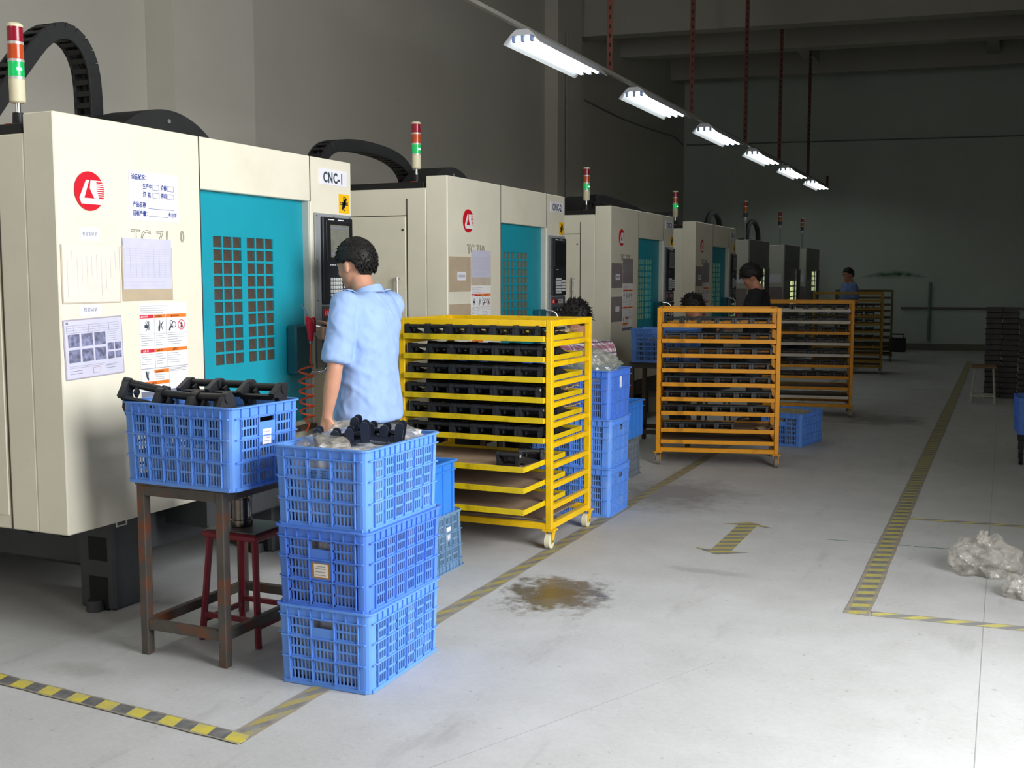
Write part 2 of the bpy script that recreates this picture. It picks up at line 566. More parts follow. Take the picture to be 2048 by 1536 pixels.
def wall_mat(name, base, green=False):
    m, nt, b = nodes_of(name)
    big = noise_fac(nt, 0.5, 5, 0.6, 0.3, 0.7)
    c = mixc(nt, big, tuple(x * 0.93 for x in base), tuple(min(1, x * 1.04) for x in base))
    f = noise_fac(nt, 7, 6, 0.6, 0.6, 0.8)
    c = mixc(nt, mth(nt, 'MULTIPLY', f, 0.12), c, S(120, 116, 108))
    if green:
        tc = N(nt, 'ShaderNodeTexCoord')
        sx = N(nt, 'ShaderNodeSeparateXYZ')
        nt.links.new(tc.outputs['Object'], sx.inputs[0])
        # smear of green paint on the end wall (local x along the wall, z up)
        dx = mth(nt, 'DIVIDE', mth(nt, 'ABSOLUTE', mth(nt, 'SUBTRACT', sx.outputs[0], 4.55)), 0.75)
        dz = mth(nt, 'DIVIDE', mth(nt, 'ABSOLUTE', mth(nt, 'SUBTRACT', mth(nt, 'SUBTRACT', sx.outputs[2], 1.62), mth(nt, 'MULTIPLY', mth(nt, 'MULTIPLY', dx, dx), -0.08))), 0.10)
        d = mth(nt, 'SUBTRACT', 1.0, mth(nt, 'ADD', mth(nt, 'MULTIPLY', dx, dx), dz), True)
        d = mth(nt, 'MULTIPLY', d, mth(nt, 'ADD', noise_fac(nt, 5, 4, 0.6, 0.3, 0.7), 0.2), True)
        c = mixc(nt, mth(nt, 'MULTIPLY', d, 1.2, True), c, S(20, 92, 52))
    nt.links.new(c, b.inputs['Base Color'])
    b.inputs['Roughness'].default_value = 0.85
    b.inputs['Specular IOR Level'].default_value = 0.2
    return m


M['floor'] = floor_mat()
M['wall'] = wall_mat('painted_plaster', S(196, 192, 182))
M['wallback'] = wall_mat('painted_end_wall', S(194, 204, 196), True)
M['ceil'] = wall_mat('ceiling_plaster', S(176, 174, 166))
M['baseb'] = wall_mat('dark_dado_paint', S(120, 116, 106))

# ------------------------------------------------------------------ the hall
XL, XR, YR, YB, ZC = -6.7, 1.65, -7.0, 24.45, 6.35
SK = RD(8.0)     # the end wall and beams stand slightly askew to the machine row
fl_ = struct(MB().box(-7.2, 5.5, -12, 27.5, -0.12, 0).build('floor', M['floor']))
for jx, y0_, y1_, rz_ in ((-0.03, 1.5, 24.0, 0.0), (-1.9, 2.2, 4.4, -0.42)):
    MB().box(-0.0014, 0.0014, 0, y1_ - y0_, -0.001, 0.0006).build('floor_joint', pm('floor_joint_grime', S(152, 152, 150), 0.8), fl_, loc=(jx, y0_, 0), rot=(0, 0, rz_))
wl = struct(MB().box(XL - 0.25, XL, YR - .25, 26.0, 0, ZC).build('wall_left', M['wall']))
MB().box(XL, XL + 0.30, 7.42, 8.50, 0, ZC).build('pilaster', M['wall'], wl)
MB().box(XL, XL + 0.22, 16.25, 17.30, 0, ZC).build('pilaster', M['wall'], wl)
wb = struct(MB().box(-0.6, 8.6, 0, 0.25, 0, ZC).build('wall_back', M['wallback'], loc=(XL, YB, 0), rot=(0, 0, SK)))
struct(MB().box(0.02, 8.3, -0.03, 0, 0, 0.14).build('baseboard_back', M['baseb'], loc=(XL, YB, 0), rot=(0, 0, SK)))
# right wall with its open doorway (out of view, lets the daylight in)
wr = struct(MB().box(XR, XR + .25, YR - .25, 1.5, 0, ZC).box(XR, XR + .25, 4.75, 27.0, 0, ZC).box(XR, XR + .25, 1.5, 4.75, 4.2, ZC).build('wall_right', M['wall']))
wf = struct(MB().box(XL - .25, -5.0, YR - .25, YR, 0, ZC).box(-1.8, XR + .25, YR - .25, YR, 0, ZC).box(-5.0, -1.8, YR - .25, YR, 4.0, ZC).build('wall_front', M['wall']))
ce = struct(MB().box(-7.2, 2.2, -7.4, 27.5, ZC, ZC + .2).build('ceiling', M['ceil']))
for yb, z0 in ((1.2, 5.5), (9.3, 5.5), (17.45, 5.5), (19.95, 5.62), (23.3, 5.74)):
    MB().box(0, 8.38, 0, 0.32, z0, ZC).build('ceiling_beam', M['ceil'], ce, loc=(XL, yb, 0), rot=(0, 0, SK if yb > 10 else 0))
for xb in (-3.9, -0.5):
    MB().box(xb, xb + 0.22, YR, 25.0, 5.95, ZC).build('ceiling_joist', M['ceil'], ce)

# ------------------------------------------------------------------ lettering and flat print
FRONT = Matrix(((0, 0, 1, 0), (1, 0, 0, 0), (0, 1, 0, 0), (0, 0, 0, 1)))      # local x -> +Y, y -> +Z, normal -> +X
SIDE = Matrix(((1, 0, 0, 0), (0, 0, -1, 0), (0, 1, 0, 0), (0, 0, 0, 1)))      # faces -Y
_dg = None


def text_mesh(body, size, mat, squeeze=1.0, align='LEFT', outline=0.0, weight=0.0, frame=FRONT):
    cu = bpy.data.curves.new('lettering', 'FONT')
    cu.body = body
    cu.size = size
    cu.align_x = align
    if body.startswith('CNC'):
        cu.space_character = 1.12
    if outline:
        cu.fill_mode = 'NONE'
        cu.bevel_depth = outline
        cu.bevel_resolution = 0
        cu.resolution_u = 3
    else:
        cu.extrude = 0.0004
        cu.offset = weight
        cu.resolution_u = 2
    o = bpy.data.objects.new('lettering', cu)
    COL.objects.link(o)
    dg = bpy.context.evaluated_depsgraph_get()
    dg.update()
    me = bpy.data.meshes.new_from_object(o.evaluated_get(dg))
    bpy.data.objects.remove(o)
    bpy.data.curves.remove(cu)
    me.transform(frame @ Matrix.Diagonal((squeeze, 1, 1, 1)))
    me.materials.clear()
    me.materials.append(mat)
    return me


def text(body, y, z, size, mat, parent, x=0.004, squeeze=1.0, align='LEFT', outline=0.0, weight=0.0, frame=FRONT, name='lettering', label=None):
    me = text_mesh(body, size, mat, squeeze, align, outline, weight, frame)
    loc = (x, y, z) if frame is FRONT else (y, x, z)
    return put(name, me, parent, loc, None, label)


def quads(name, rects, mat, parent, x, t=0.0005):
    """flat printed rectangles on a front face"""
    mb = MB()
    for y0, y1, z0, z1 in rects:
        mb.box(x, x + t, y0, y1, z0, z1)
    o = mb.build(name, mat, parent)
    if len(rects) > 1:
        o['kind'] = 'stuff'
    return o


def frame_rect(y0, y1, z0, z1, w):
    return [(y0, y1, z1 - w, z1), (y0, y1, z0, z0 + w), (y0, y0 + w, z0, z1), (y1 - w, y1, z0, z1)]


def lines(r, y0, y1, z0, z1, n, h=0.0022, ragged=0.35):
    out = []
    for i in range(n):
        z = z1 - (i + 0.5) * (z1 - z0) / n
        out.append((y0, y1 - r.random() * ragged * (y1 - y0), z - h / 2, z + h / 2))
    return out


def logo(parent, y, z, r, x=0.002, name='maker_logo'):
    """red disc with a white slanted letter mark and speed lines"""
    n = 40
    disc = MB().prism([(y + r * cos(2 * pi * i / n), z + r * sin(2 * pi * i / n)) for i in range(n)], x, x + 0.004)
    d = disc.build(name, M['red'], parent, label='round red logo disc')
    s = r

    def P(pts):
        return [(y + a * s, z + b * s) for a, b in pts]
    mk = MB()
    x1 = x + 0.0045
    for q in ([(-0.24, 0.56), (-0.03, 0.56), (-0.40, -0.36), (-0.72, -0.36)], [(-0.72, -0.36), (0.93, -0.36), (0.74, -0.66), (-0.60, -0.66)],
              [(0.06, 0.56), (0.45, 0.56), (0.45, 0.10), (0.00, 0.14)], [(0.00, 0.14), (0.45, 0.10), (0.62, -0.34), (0.28, -0.34)], [(0.45, 0.56), (0.82, 0.56), (0.86, 0.50), (0.45, 0.50)]):
        mk.prism(P(q), x1, x1 + 0.0006)
    for k in range(7):
        zz = 0.43 - k * 0.108
        xe = 0.975 * math.sqrt(1 - zz * zz)
        xs = 0.45 + (0.16 * max(0, k - 3) / 3)
        mk.prism(P([(xs, zz), (xe, zz), (xe, zz - 0.055), (xs, zz - 0.055)]), x1, x1 + 0.0006)
    o = mk.build('logo_mark', M['white'], d)
    o['kind'] = 'stuff'
    return d


def grid_key_rects(y0, y1, z0, z1, nc, nr, gy, gz):
    out = []
    cw = (y1 - y0) / nc
    rh = (z1 - z0) / nr
    for c in range(nc):
        for r_ in range(nr):
            out.append((y0 + c * cw + gy, y0 + (c + 1) * cw - gy, z0 + r_ * rh + gz, z0 + (r_ + 1) * rh - gz))
    return out


def catmull(pts, step):
    pts = [Vector(p) for p in pts]
    out = []
    for i in range(len(pts) - 1):
        p0 = pts[max(i - 1, 0)]
        p1, p2 = pts[i], pts[i + 1]
        p3 = pts[min(i + 2, len(pts) - 1)]
        for k in range(12):
            t = k / 12
            out.append(0.5 * ((2 * p1) + (p2 - p0) * t + (2 * p0 - 5 * p1 + 4 * p2 - p3) * t * t + (3 * p1 - p0 - 3 * p2 + p3) * t ** 3))
    out.append(pts[-1])
    res = [out[0]]
    acc = 0
    for a, b in zip(out, out[1:]):
        d = (b - a).length
        while acc + d >= step:
            a = a + (b - a) * ((step - acc) / d)
            d = (b - a).length
            acc = 0
            res.append(a.copy())
        acc += d
    return res


def link_mesh(w, h, l):
    mb = MB()
    for s in (-1, 1):
        mb.box(s * w / 2 - 0.008, s * w / 2 + 0.008, -l / 2, l / 2, -h / 2, h / 2)
    mb.box(-w / 2, w / 2, -l * 0.22, l * 0.22, h / 2 - 0.012, h / 2)
    mb.box(-w / 2, w / 2, -l * 0.22, l * 0.22, -h / 2, -h / 2 + 0.012)
    return mb.mesh('chain_link', M['black'], bevel=0.002)


LINK = {}


def cable_chain(parent, pts, w=0.11, h=0.085):
    path = catmull(pts, 0.062)
    core = MB().tube(path, h * 0.30, 8).build('cable_chain', M['rubber'], parent, smooth=60)
    key = (w, h)
    if key not in LINK:
        LINK[key] = link_mesh(w, h, 0.066)
    for a, b in zip(path, path[1:]):
        mid = (a + b) / 2
        d = b - a
        ang = math.atan2(d.z, d.y)
        if abs(d.x) > 0.02:
            continue
        put('chain_link', LINK[key], core, mid, (ang, 0, 0))
    return core


def signal_tower(parent, x, y, z, lit=True):
    """stack light on a swivel foot"""
    foot = MB()
    foot.box(x - 0.045, x + 0.045, y - 0.03, y + 0.03, z, z + 0.028)
    foot.cyl((x, y, z + 0.02), (x, y, z + 0.10), 0.026, 0.022, 14)
    t = foot.build('signal_tower', M['black'], parent, smooth=40, label='stack light with red, orange and green lenses')
    MB().box(x - 0.02, x + 0.03, y - 0.06, y - 0.03, z + 0.02, z + 0.05).build('foot_clip', M['orangehose'], t, bevel=0.004)
    MB().cyl((x, y, z + 0.09), (x, y, z + 0.15), 0.011, n=12).build('pole', M['chrome'], t, smooth=40)
    z0 = z + 0.14
    MB().lathe([(0.026, 0), (0.032, 0.006), (0.032, 0.095)], 20, Matrix.Translation((x, y, z0))).build('tower_body', M['towercream'], t, smooth=40)
    z0 += 0.095
    for nm, mt in (('green_lens', 'lensgreen' if lit else 'lensblue2'), ('orange_lens', 'lensorange' if lit else 'lensorange2'), ('red_lens', 'lensred' if lit else 'lensred2')):
        MB().cyl((x, y, z0), (x, y, z0 + 0.011), 0.0325, n=20).build('lens_ring', M['ring'], t, smooth=40)
        prof = []
        for k in range(9):
            prof.append((0.0312 if k % 2 else 0.0320, 0.011 + k * 0.0075))
        MB().lathe(prof, 20, Matrix.Translation((x, y, z0))).build(nm, M[mt], t, smooth=30)
        if nm == 'green_lens' and lit:
            MB().cbox((x + 0.030, y - 0.012, z0 + 0.04), (0.008, 0.026, 0.012), None).build('glowing_bulb', M['lampgreen'], t, bevel=0.003)
        z0 += 0.071
    MB().lathe([(0.0325, 0), (0.0325, 0.01), (0.024, 0.017), (0.004, 0.018)], 20, Matrix.Translation((x, y, z0))).build('tower_cap', M['towercream'], t, smooth=40)
    return t


PANE = {}


def pane_mesh(w, h, key, t=0.004):
    k = (round(w, 4), round(h, 4), key)
    if k not in PANE:
        PANE[k] = MB().box(-t, 0, -w / 2, w / 2, -h / 2, h / 2).mesh('window_pane', M[key], bevel=0.0012)
    return PANE[k]


def door(parent, y0, y1, z0, z1, xf, py0, py1, pz0, pz1, rows, groups, per, gap, panekey, doormat):
    """sliding door with a lattice window: sheet around the opening, bars, one pane per light"""
    t = 0.03
    mb = MB()
    mb.box(xf - t, xf, y0, py0, z0, z1).box(xf - t, xf, py1, y1, z0, z1).box(xf - t, xf, py0, py1, z0, pz0).box(xf - t, xf, py0, py1, pz1, z1)
    d = mb.build('sliding_door', doormat, parent, label='sliding door with a lattice window')
    ph = (pz1 - pz0) / rows
    gw = (py1 - py0 - gap * (groups - 1)) / groups
    pw = gw / per
    bar = 0.012
    bars = []
    for r_ in range(rows + 1):
        z = pz0 + r_ * ph
        MB().box(xf - 0.012, xf - 0.0005, py0, py1, z - bar / 2, z + bar / 2).build('window_bar', doormat, d)
    for g in range(groups):
        for c in range(per + 1):
            y = py0 + g * (gw + gap) + c * pw
            w = bar
            if c == per and g < groups - 1:
                MB().box(xf - 0.011, xf - 0.0015, y - bar / 2, y + gap + bar / 2, pz0, pz1).build('window_bar', doormat, d)
                continue
            if c == 0 and g > 0:
                continue
            MB().box(xf - 0.011, xf - 0.0015, y - w / 2, y + w / 2, pz0, pz1).build('window_bar', doormat, d)
    pm_ = pane_mesh(pw - bar * 0.6, ph - bar * 0.6, panekey)
    for g in range(groups):
        for c in range(per):
            for r_ in range(rows):
                put('window_pane', pm_, d, (xf - 0.008, py0 + g * (gw + gap) + (c + 0.5) * pw, pz0 + (r_ + 0.5) * ph))
    return d


def control_panel(parent, y0, y1, z1, screen_on, n):
    """operator panel on the right-hand column of a machining centre"""
    w = y1 - y0
    bz = MB().box(0, 0.012, y0, y1, 1.02, z1).build('control_panel', M['bezel'], parent, bevel=0.003, label='grey operator panel with monitor and keypad')
    for yy, zz in ((y0 + .014, z1 - .016), (y0 + w / 2, z1 - .016), (y1 - .014, z1 - .016), (y0 + .014, 1.62), (y0 + .014, 1.40), (y0 + .014, 1.18)):
        MB().cyl((0.012, yy, zz), (0.0145, yy, zz), 0.0045, n=8).build('panel_screw', M['steel'], bz)
    m = MB().box(0.012, 0.030, y0 + 0.05, y1 - 0.012, z1 - 0.505, z1 - 0.02).build('monitor_unit', M['monitor'], bz, bevel=0.004)
    MB().box(0.030, 0.036, y0 + 0.075, y1 - 0.035, z1 - 0.265, z1 - 0.04).build('monitor_frame', M['black'], m, bevel=0.003)
    sc = MB().box(0.0362, 0.0375, y0 + 0.115, y1 - 0.062, z1 - 0.245, z1 - 0.062).build('screen', M['screen' if screen_on else 'screenoff'], m, bevel=0.0004)
    if screen_on:
        r_ = random.Random(n)
        ya, yb = y0 + 0.118, y1 - 0.066
        rr = [(ya, yb, z1 - 0.082, z1 - 0.074), (ya, yb, z1 - 0.232, z1 - 0.222)]
        for k in range(10):
            a = ya + r_.random() * (yb - ya) * 0.6
            zz = z1 - 0.095 - r_.random() * 0.12
            rr.append((a, min(yb, a + 0.02 + r_.random() * 0.06), zz, zz + 0.002))
            rr.append((a, a + 0.002, zz - 0.02, zz))
        quads('screen_lines', rr, M['inkgrey'], m, 0.0376)
    quads('brand_strip', [(y0 + 0.10, y0 + 0.16, z1 - 0.036, z1 - 0.031), (y0 + 0.20, y0 + 0.26, z1 - 0.036, z1 - 0.031)], M['white'], m, 0.0302)
    quads('indicator_row', [(y0 + 0.115 + k * 0.022, y0 + 0.127 + k * 0.022, z1 - 0.29, z1 - 0.283) for k in range(3)], M['key'], m, 0.0302)
    k1 = [(a, b, c, d) for a, b, c, d in grid_key_rects(y0 + 0.112, y0 + 0.235, z1 - 0.49, z1 - 0.355, 5, 6, 0.0035, 0.003)]
    ko = quads('keypad', k1, M['key'], m, 0.030, 0.004)
    k2 = grid_key_rects(y0 + 0.245, y1 - 0.03, z1 - 0.47, z1 - 0.37, 3, 4, 0.0035, 0.003)
    quads('keypad', k2, M['key'], m, 0.030, 0.004)
    # lower operating panel
    lo = MB().box(0.012, 0.022, y0 + 0.05, y1 - 0.012, 1.05, z1 - 0.515).build('operating_panel', M['paneldark'], bz, bevel=0.002)
    ly, lz = y0 + 0.058, z1 - 0.525
    quads('logo_plate', [(ly, ly + 0.05, lz - 0.05, lz - 0.008)], M['red'], lo, 0.0222)
    text('LK', ly + 0.008, lz - 0.042, 0.034, M['white'], lo, x=0.0232, squeeze=0.8)
    quads('red_display', [(ly + 0.055, ly + 0.12, lz - 0.044, lz - 0.018)], pmx('dark_red_display', S(96, 20, 34)), lo, 0.0222)
    quads('small_switches', grid_key_rects(ly + 0.13, ly + 0.24, lz - 0.05, lz - 0.008, 4, 3, 0.005, 0.004), M['key'], lo, 0.0222)
    for k in range(3):
        yy = ly + 0.035 + k * 0.075
        MB().cyl((0.022, yy, lz - 0.105), (0.03, yy, lz - 0.105), 0.03, n=18).build('dial_plate', M['monitor'], lo, smooth=40)
        kn = MB().cyl((0.03, yy, lz - 0.105), (0.055, yy, lz - 0.105), 0.018, 0.016, 16).build('knob', M['black'], lo, smooth=40)
        MB().box(0.055, 0.0565, yy - 0.002, yy + 0.002, lz - 0.105, lz - 0.088).build('knob_mark', M['white'], kn)
    keys = grid_key_rects(ly + 0.002, y1 - 0.02, lz - 0.31, lz - 0.165, 9, 3, 0.005, 0.012)
    quads('button_field', [k for i, k in enumerate(keys) if i not in (14, 4)], M['key'], lo, 0.022, 0.008)
    quads('green_button', [keys[14]], M['keygreen'], lo, 0.022, 0.009)
    quads('olive_button', [keys[4]], M['keyolive'], lo, 0.022, 0.009)
    MB().cyl((0.022, y1 - 0.05, lz - 0.345), (0.06, y1 - 0.05, lz - 0.345), 0.018, 0.022, 16).build('emergency_stop', M['redplastic'], lo, smooth=40)
    MB().cyl((0.022, y1 - 0.10, lz - 0.345), (0.04, y1 - 0.10, lz - 0.345), 0.012, n=14).build('green_start_lamp', M['keygreen'], lo, smooth=40)
    return bz


_pmx = {}


def pmx(name, col, **kw):
    if name not in _pmx:
        _pmx[name] = pm(name, col, **kw)
    return _pmx[name]


def status_sheet(parent, y, z, h0):
    s = MB().box(0, 0.003, y, y + 0.312, z, z + 0.212).build('status_sheet', M['paper'], parent, label='white laminated machine status sheet with blue writing')
    t = 0.0034
    ink = M['ink']
    text('设备状况：', y + 0.016, z + 0.178, 0.026, ink, s, t, 0.80, weight=0.0006)
    text('生产中', y + 0.084, z + 0.140, 0.026, ink, s, t, 0.75, weight=0.0006)
    text('维修', y + 0.198, z + 0.140, 0.026, ink, s, t, 0.75, weight=0.0006)
    text('调  机', y + 0.084, z + 0.104, 0.026, ink, s, t, 0.75, weight=0.0006)
    text('停机', y + 0.198, z + 0.104, 0.026, ink, s, t, 0.75, weight=0.0006)
    rr = []
    for yy in (0.146, 0.240):
        for zz in (0.136, 0.100):
            rr += frame_rect(y + yy, y + yy + 0.042, z + zz, z + zz + 0.024, 0.0018)
    rr += [(y + 0.118, y + 0.284, z + 0.052, z + 0.0540), (y + 0.118, y + 0.240, z + 0.018, z + 0.020)]
    quads('tick_boxes', rr, ink, s, 0.003)
    text('产品名称', y + 0.020, z + 0.058, 0.026, ink, s, t, 0.78, weight=0.0006)
    text('目标产量：', y + 0.020, z + 0.020, 0.026, ink, s, t, 0.78, weight=0.0006)
    text('件/小时', y + 0.246, z + 0.022, 0.024, ink, s, t, 0.66, weight=0.0006)
    return s


def warning_sheet(parent, y, z1, w, h, blank_band=True):
    """bilingual warning label: coloured headings, pictograms, fine print"""
    z = z1 - h
    r_ = random.Random(3)
    s = MB().box(0, 0.002, y, y + w, z, z1).build('warning_sheet', M['white'], parent, label='white bilingual warning sheet with orange and red headings')
    t = 0.0021
    c = [0, 0.30, 0.55, 1.0]
    yy = [y + w * k for k in c]
    zz = [z1 - h * k for k in (0.0, 0.13, 0.17, 0.35, 0.52, 0.56, 0.74)]
    quads('heading_red', [(yy[0] + .002, yy[1] - .003, zz[2], zz[1]), (yy[0] + .002, yy[1] - .003, zz[5], zz[4])], M['dangerred'], s, t)
    quads('heading_orange', [(yy[1] + .001, yy[2] - .003, zz[2], zz[1]), (yy[2] + .001, yy[3] - .003, zz[2], zz[1]),
                             (yy[1] + .001, yy[2] - .003, zz[5], zz[4]), (yy[2] + .001, yy[3] - .003, zz[5], zz[4]),
                             (yy[0] + 0.27 * w, yy[0] + 0.58 * w, z1 - h * 0.80, z1 - h * 0.76), (yy[0] + .002, yy[0] + 0.58 * w, z1 - h * 0.93, z1 - h * 0.89)], M['orange'], s, t)
    u = t + 0.0006
    hs = h * 0.030
    text('▲DANGER', yy[0] + 0.02 * w, zz[2] + hs * 0.3, hs, M['white'], s, u, 0.75)
    text('▲WARNING', yy[1] + 0.01 * w, zz[2] + hs * 0.3, hs, M['inkblack'], s, u, 0.68)
    text('▲WARNING', yy[2] + 0.10 * w, zz[2] + hs * 0.3, hs, M['inkblack'], s, u, 0.8)
    text('▲危 险', yy[0] + 0.05 * w, zz[5] + hs * 0.3, hs, M['white'], s, u, 0.9)
    text('▲警 告', yy[1] + 0.04 * w, zz[5] + hs * 0.3, hs, M['inkblack'], s, u, 0.9)
    text('▲警 告', yy[2] + 0.12 * w, zz[5] + hs * 0.3, hs, M['inkblack'], s, u, 0.9)
    text('▲WARNING', yy[0] + 0.30 * w, z1 - h * 0.795, hs, M['inkblack'], s, u, 0.75)
    text('▲警 告', yy[0] + 0.20 * w, z1 - h * 0.925, hs, M['inkblack'], s, u, 0.9)
    rr = lines(r_, y + .004, y + w * 0.62, z1 - h * 0.12, z1 - h * 0.02, 4, 0.0018)
    for k in range(3):
        rr += lines(r_, yy[k] + .006, yy[k + 1] - .008, zz[4] + .012, zz[3] - .004, 5, 0.0018, 0.5)
        rr += lines(r_, yy[k] + .006, yy[k + 1] - .008, zz[6] + .014, zz[5] - .004, 5, 0.0018, 0.5)
    rr += lines(r_, yy[0] + 0.29 * w, yy[0] + 0.57 * w, z1 - h * 0.88, z1 - h * 0.81, 3, 0.0018)
    rr += lines(r_, yy[0] + 0.60 * w, yy[3] - .006, z1 - h * 0.80, z1 - h * 0.755, 3, 0.0018)
    rr += lines(r_, yy[0] + .006, yy[0] + 0.57 * w, z1 - h * 0.97, z1 - h * 0.94, 2, 0.0018)
    for zc in (zz[3], zz[6], z1 - h * 0.745, z1 - h * 0.985):
        rr.append((y, y + w, zc - 0.0006, zc + 0.0006))
    for yc in (yy[1], yy[2]):
        rr.append((yc - 0.0006, yc + 0.0006, zz[6], zz[1]))
    rr.append((y + 0.59 * w - 0.0006, y + 0.59 * w + 0.0006, z1 - h * 0.985, z1 - h * 0.745))
    quads('fine_print', rr, M['inkgrey'], s, t)
    # pictograms: hand crushed in press, tangled fingers, gears, prohibited person, cut hand
    pc = MB()

    def poly(pts, cx, cz, k):
        pc.prism([(cx + a * k, cz + b * k) for a, b in pts], t, t + 0.0007)

    def ringp(cx, cz, r, wd, mb, n=20):
        for i in range(n):
            a0, a1 = 2 * pi * i / n, 2 * pi * (i + 1) / n
            mb.prism([(cx + r * cos(a0), cz + r * sin(a0)), (cx + r * cos(a1), cz + r * sin(a1)), (cx + (r - wd) * cos(a1), cz + (r - wd) * sin(a1)), (cx + (r - wd) * cos(a0), cz + (r - wd) * sin(a0))], t, t + 0.0008)
    cz = (zz[2] + zz[3]) / 2
    k = h * 0.07
    c1 = (yy[0] + yy[1]) / 2
    poly([(0.3, 0.8), (0.45, 0.8), (0.45, -0.7), (0.3, -0.7)], c1, cz, k)
    poly([(-0.6, 0.2), (-0.1, 0.25), (0.25, 0.05), (0.25, -0.15), (-0.1, -0.35), (-0.6, -0.25)], c1, cz, k)
    poly([(-0.1, 0.9), (0.0, 0.9), (0.2, 0.3), (0.1, 0.3)], c1, cz, k)
    poly([(-0.5, 0.6), (-0.42, 0.68), (0.1, 0.2), (0.02, 0.15)], c1, cz, k)
    poly([(-0.4, -0.8), (-0.3, -0.85), (0.15, -0.25), (0.05, -0.25)], c1, cz, k)
    c2 = (yy[1] + yy[2]) / 2
    poly([(-0.5, -0.9), (-0.15, -0.9), (0.0, 0.1), (-0.05, 0.9), (-0.15, 0.9), (-0.2, 0.1), (-0.5, -0.1)], c2, cz, k)
    poly([(0.1, 0.2), (0.7, 0.8), (0.75, 0.7), (0.3, 0.1), (0.5, -0.6), (0.4, -0.65)], c2, cz, k)
    c3 = yy[2] + (yy[3] - yy[2]) * 0.27
    poly([(-0.8, -0.9), (-0.55, -0.2), (-0.1, 0.0), (0.35, -0.3), (0.2, -0.45), (-0.2, -0.35), (-0.5, -0.95)], c3, cz, k)
    ringp(c3 - 0.1 * k, cz + 0.45 * k, 0.38 * k, 0.1 * k, pc)
    ringp(c3 + 0.5 * k, cz + 0.1 * k, 0.5 * k, 0.1 * k, pc)
    c4 = yy[2] + (yy[3] - yy[2]) * 0.73
    poly([(-0.3, -0.5), (0.35, -0.5), (0.25, 0.1), (0.1, 0.45), (-0.15, 0.4), (-0.1, 0.0)], c4, cz, k)
    poly([(-0.55, 0.85), (-0.15, 1.0), (0.0, 0.3), (0.35, -0.5), (0.2, -0.8), (-0.25, -0.3)], y + 0.13 * w, z1 - h * 0.83, k * 0.9)
    poly([(0.25, 0.9), (0.4, 0.9), (0.15, -0.2), (0.05, -0.2)], y + 0.13 * w, z1 - h * 0.83, k * 0.9)
    o = pc.build('pictograms', M['inkgreen'], s)
    o['kind'] = 'stuff'
    pr = MB()
    ringp(c4, cz, 0.85 * k, 0.12 * k, pr, 26)
    pr.prism([(c4 - 0.62 * k, cz + 0.52 * k), (c4 - 0.52 * k, cz + 0.62 * k), (c4 + 0.62 * k, cz - 0.52 * k), (c4 + 0.52 * k, cz - 0.62 * k)], t, t + 0.0009)
    o = pr.build('prohibition_ring', M['dangerred'], s)
    o['kind'] = 'stuff'
    o = MB().box(0, 0.0022, y, y + w, z - 0.03, z).build('lower_band', M['inkgrey'], s)
    return s


def inspection_sheet(parent, y, z, w, h, tilt):
    """sleeve with a lilac form: header rows, ten small photographs, signature lines"""
    s = MB().box(0, 0.003, -w / 2, w / 2, -h / 2, h / 2).build('inspection_sheet', pmx('sleeve_edge', S(168, 160, 172)), parent, loc=(0, y + w / 2, z + h / 2), rot=(tilt, 0, 0), bevel=0.001, label='clear sleeve holding a form with ten small photographs')
    MB().box(0.003, 0.004, -w / 2 + .006, w / 2 - .006, -h / 2 + .006, h / 2 - .006).build('form', M['paperlilac'], s)
    t = 0.0041
    y0, z1 = -w / 2, h / 2
    ph = []
    for r_ in range(2):
        for c in range(3):
            ph.append((y0 + 0.022 + c * 0.072, y0 + 0.084 + c * 0.072, z1 - 0.115 - r_ * 0.064, z1 - 0.062 - r_ * 0.064))
    for r_ in range(2):
        for c in range(2):
            ph.append((y0 + 0.238 + c * 0.042, y0 + 0.274 + c * 0.042, z1 - 0.142 - r_ * 0.038, z1 - 0.112 - r_ * 0.038))
    for i, q in enumerate(ph):
        quads('printed_photograph', [q], M['photo'], s, t)
    rr = []
    for k in range(4):
        zz = z1 - 0.026 - k * 0.010
        rr.append((y0 + 0.016, y0 + w - 0.02, zz - 0.0005, zz + 0.0005))
    for a in (0.016, 0.055, 0.135, 0.195, 0.25):
        rr.append((y0 + a, y0 + a + 0.001, z1 - 0.056, z1 - 0.026))
    r2 = random.Random(5)
    rr += lines(r2, y0 + 0.238, y0 + w - 0.02, z1 - 0.105, z1 - 0.06, 5, 0.001)
    rr += lines(r2, y0 + 0.022, y0 + w - 0.02, z1 - 0.205, z1 - 0.192, 2, 0.001)
    rr += [(y0 + 0.022, y0 + 0.09, z1 - 0.215, z1 - 0.213), (y0 + 0.022, y0 + 0.09, z1 - 0.226, z1 - 0.224), (y0 + 0.22, y0 + 0.275, z1 - 0.208, z1 - 0.206), (y0 + 0.22, y0 + 0.275, z1 - 0.219, z1 - 0.217)]
    rr += [(y0 + 0.015, y0 + 0.027, z1 - 0.02, z1 - 0.010)]
    quads('form_lines', rr, M['inkgrey'], s, t)
    quads('red_stamp', frame_rect(y0 + 0.15, y0 + 0.19, z1 - 0.232, z1 - 0.208, 0.001), M['lip'], s, t)
    return s


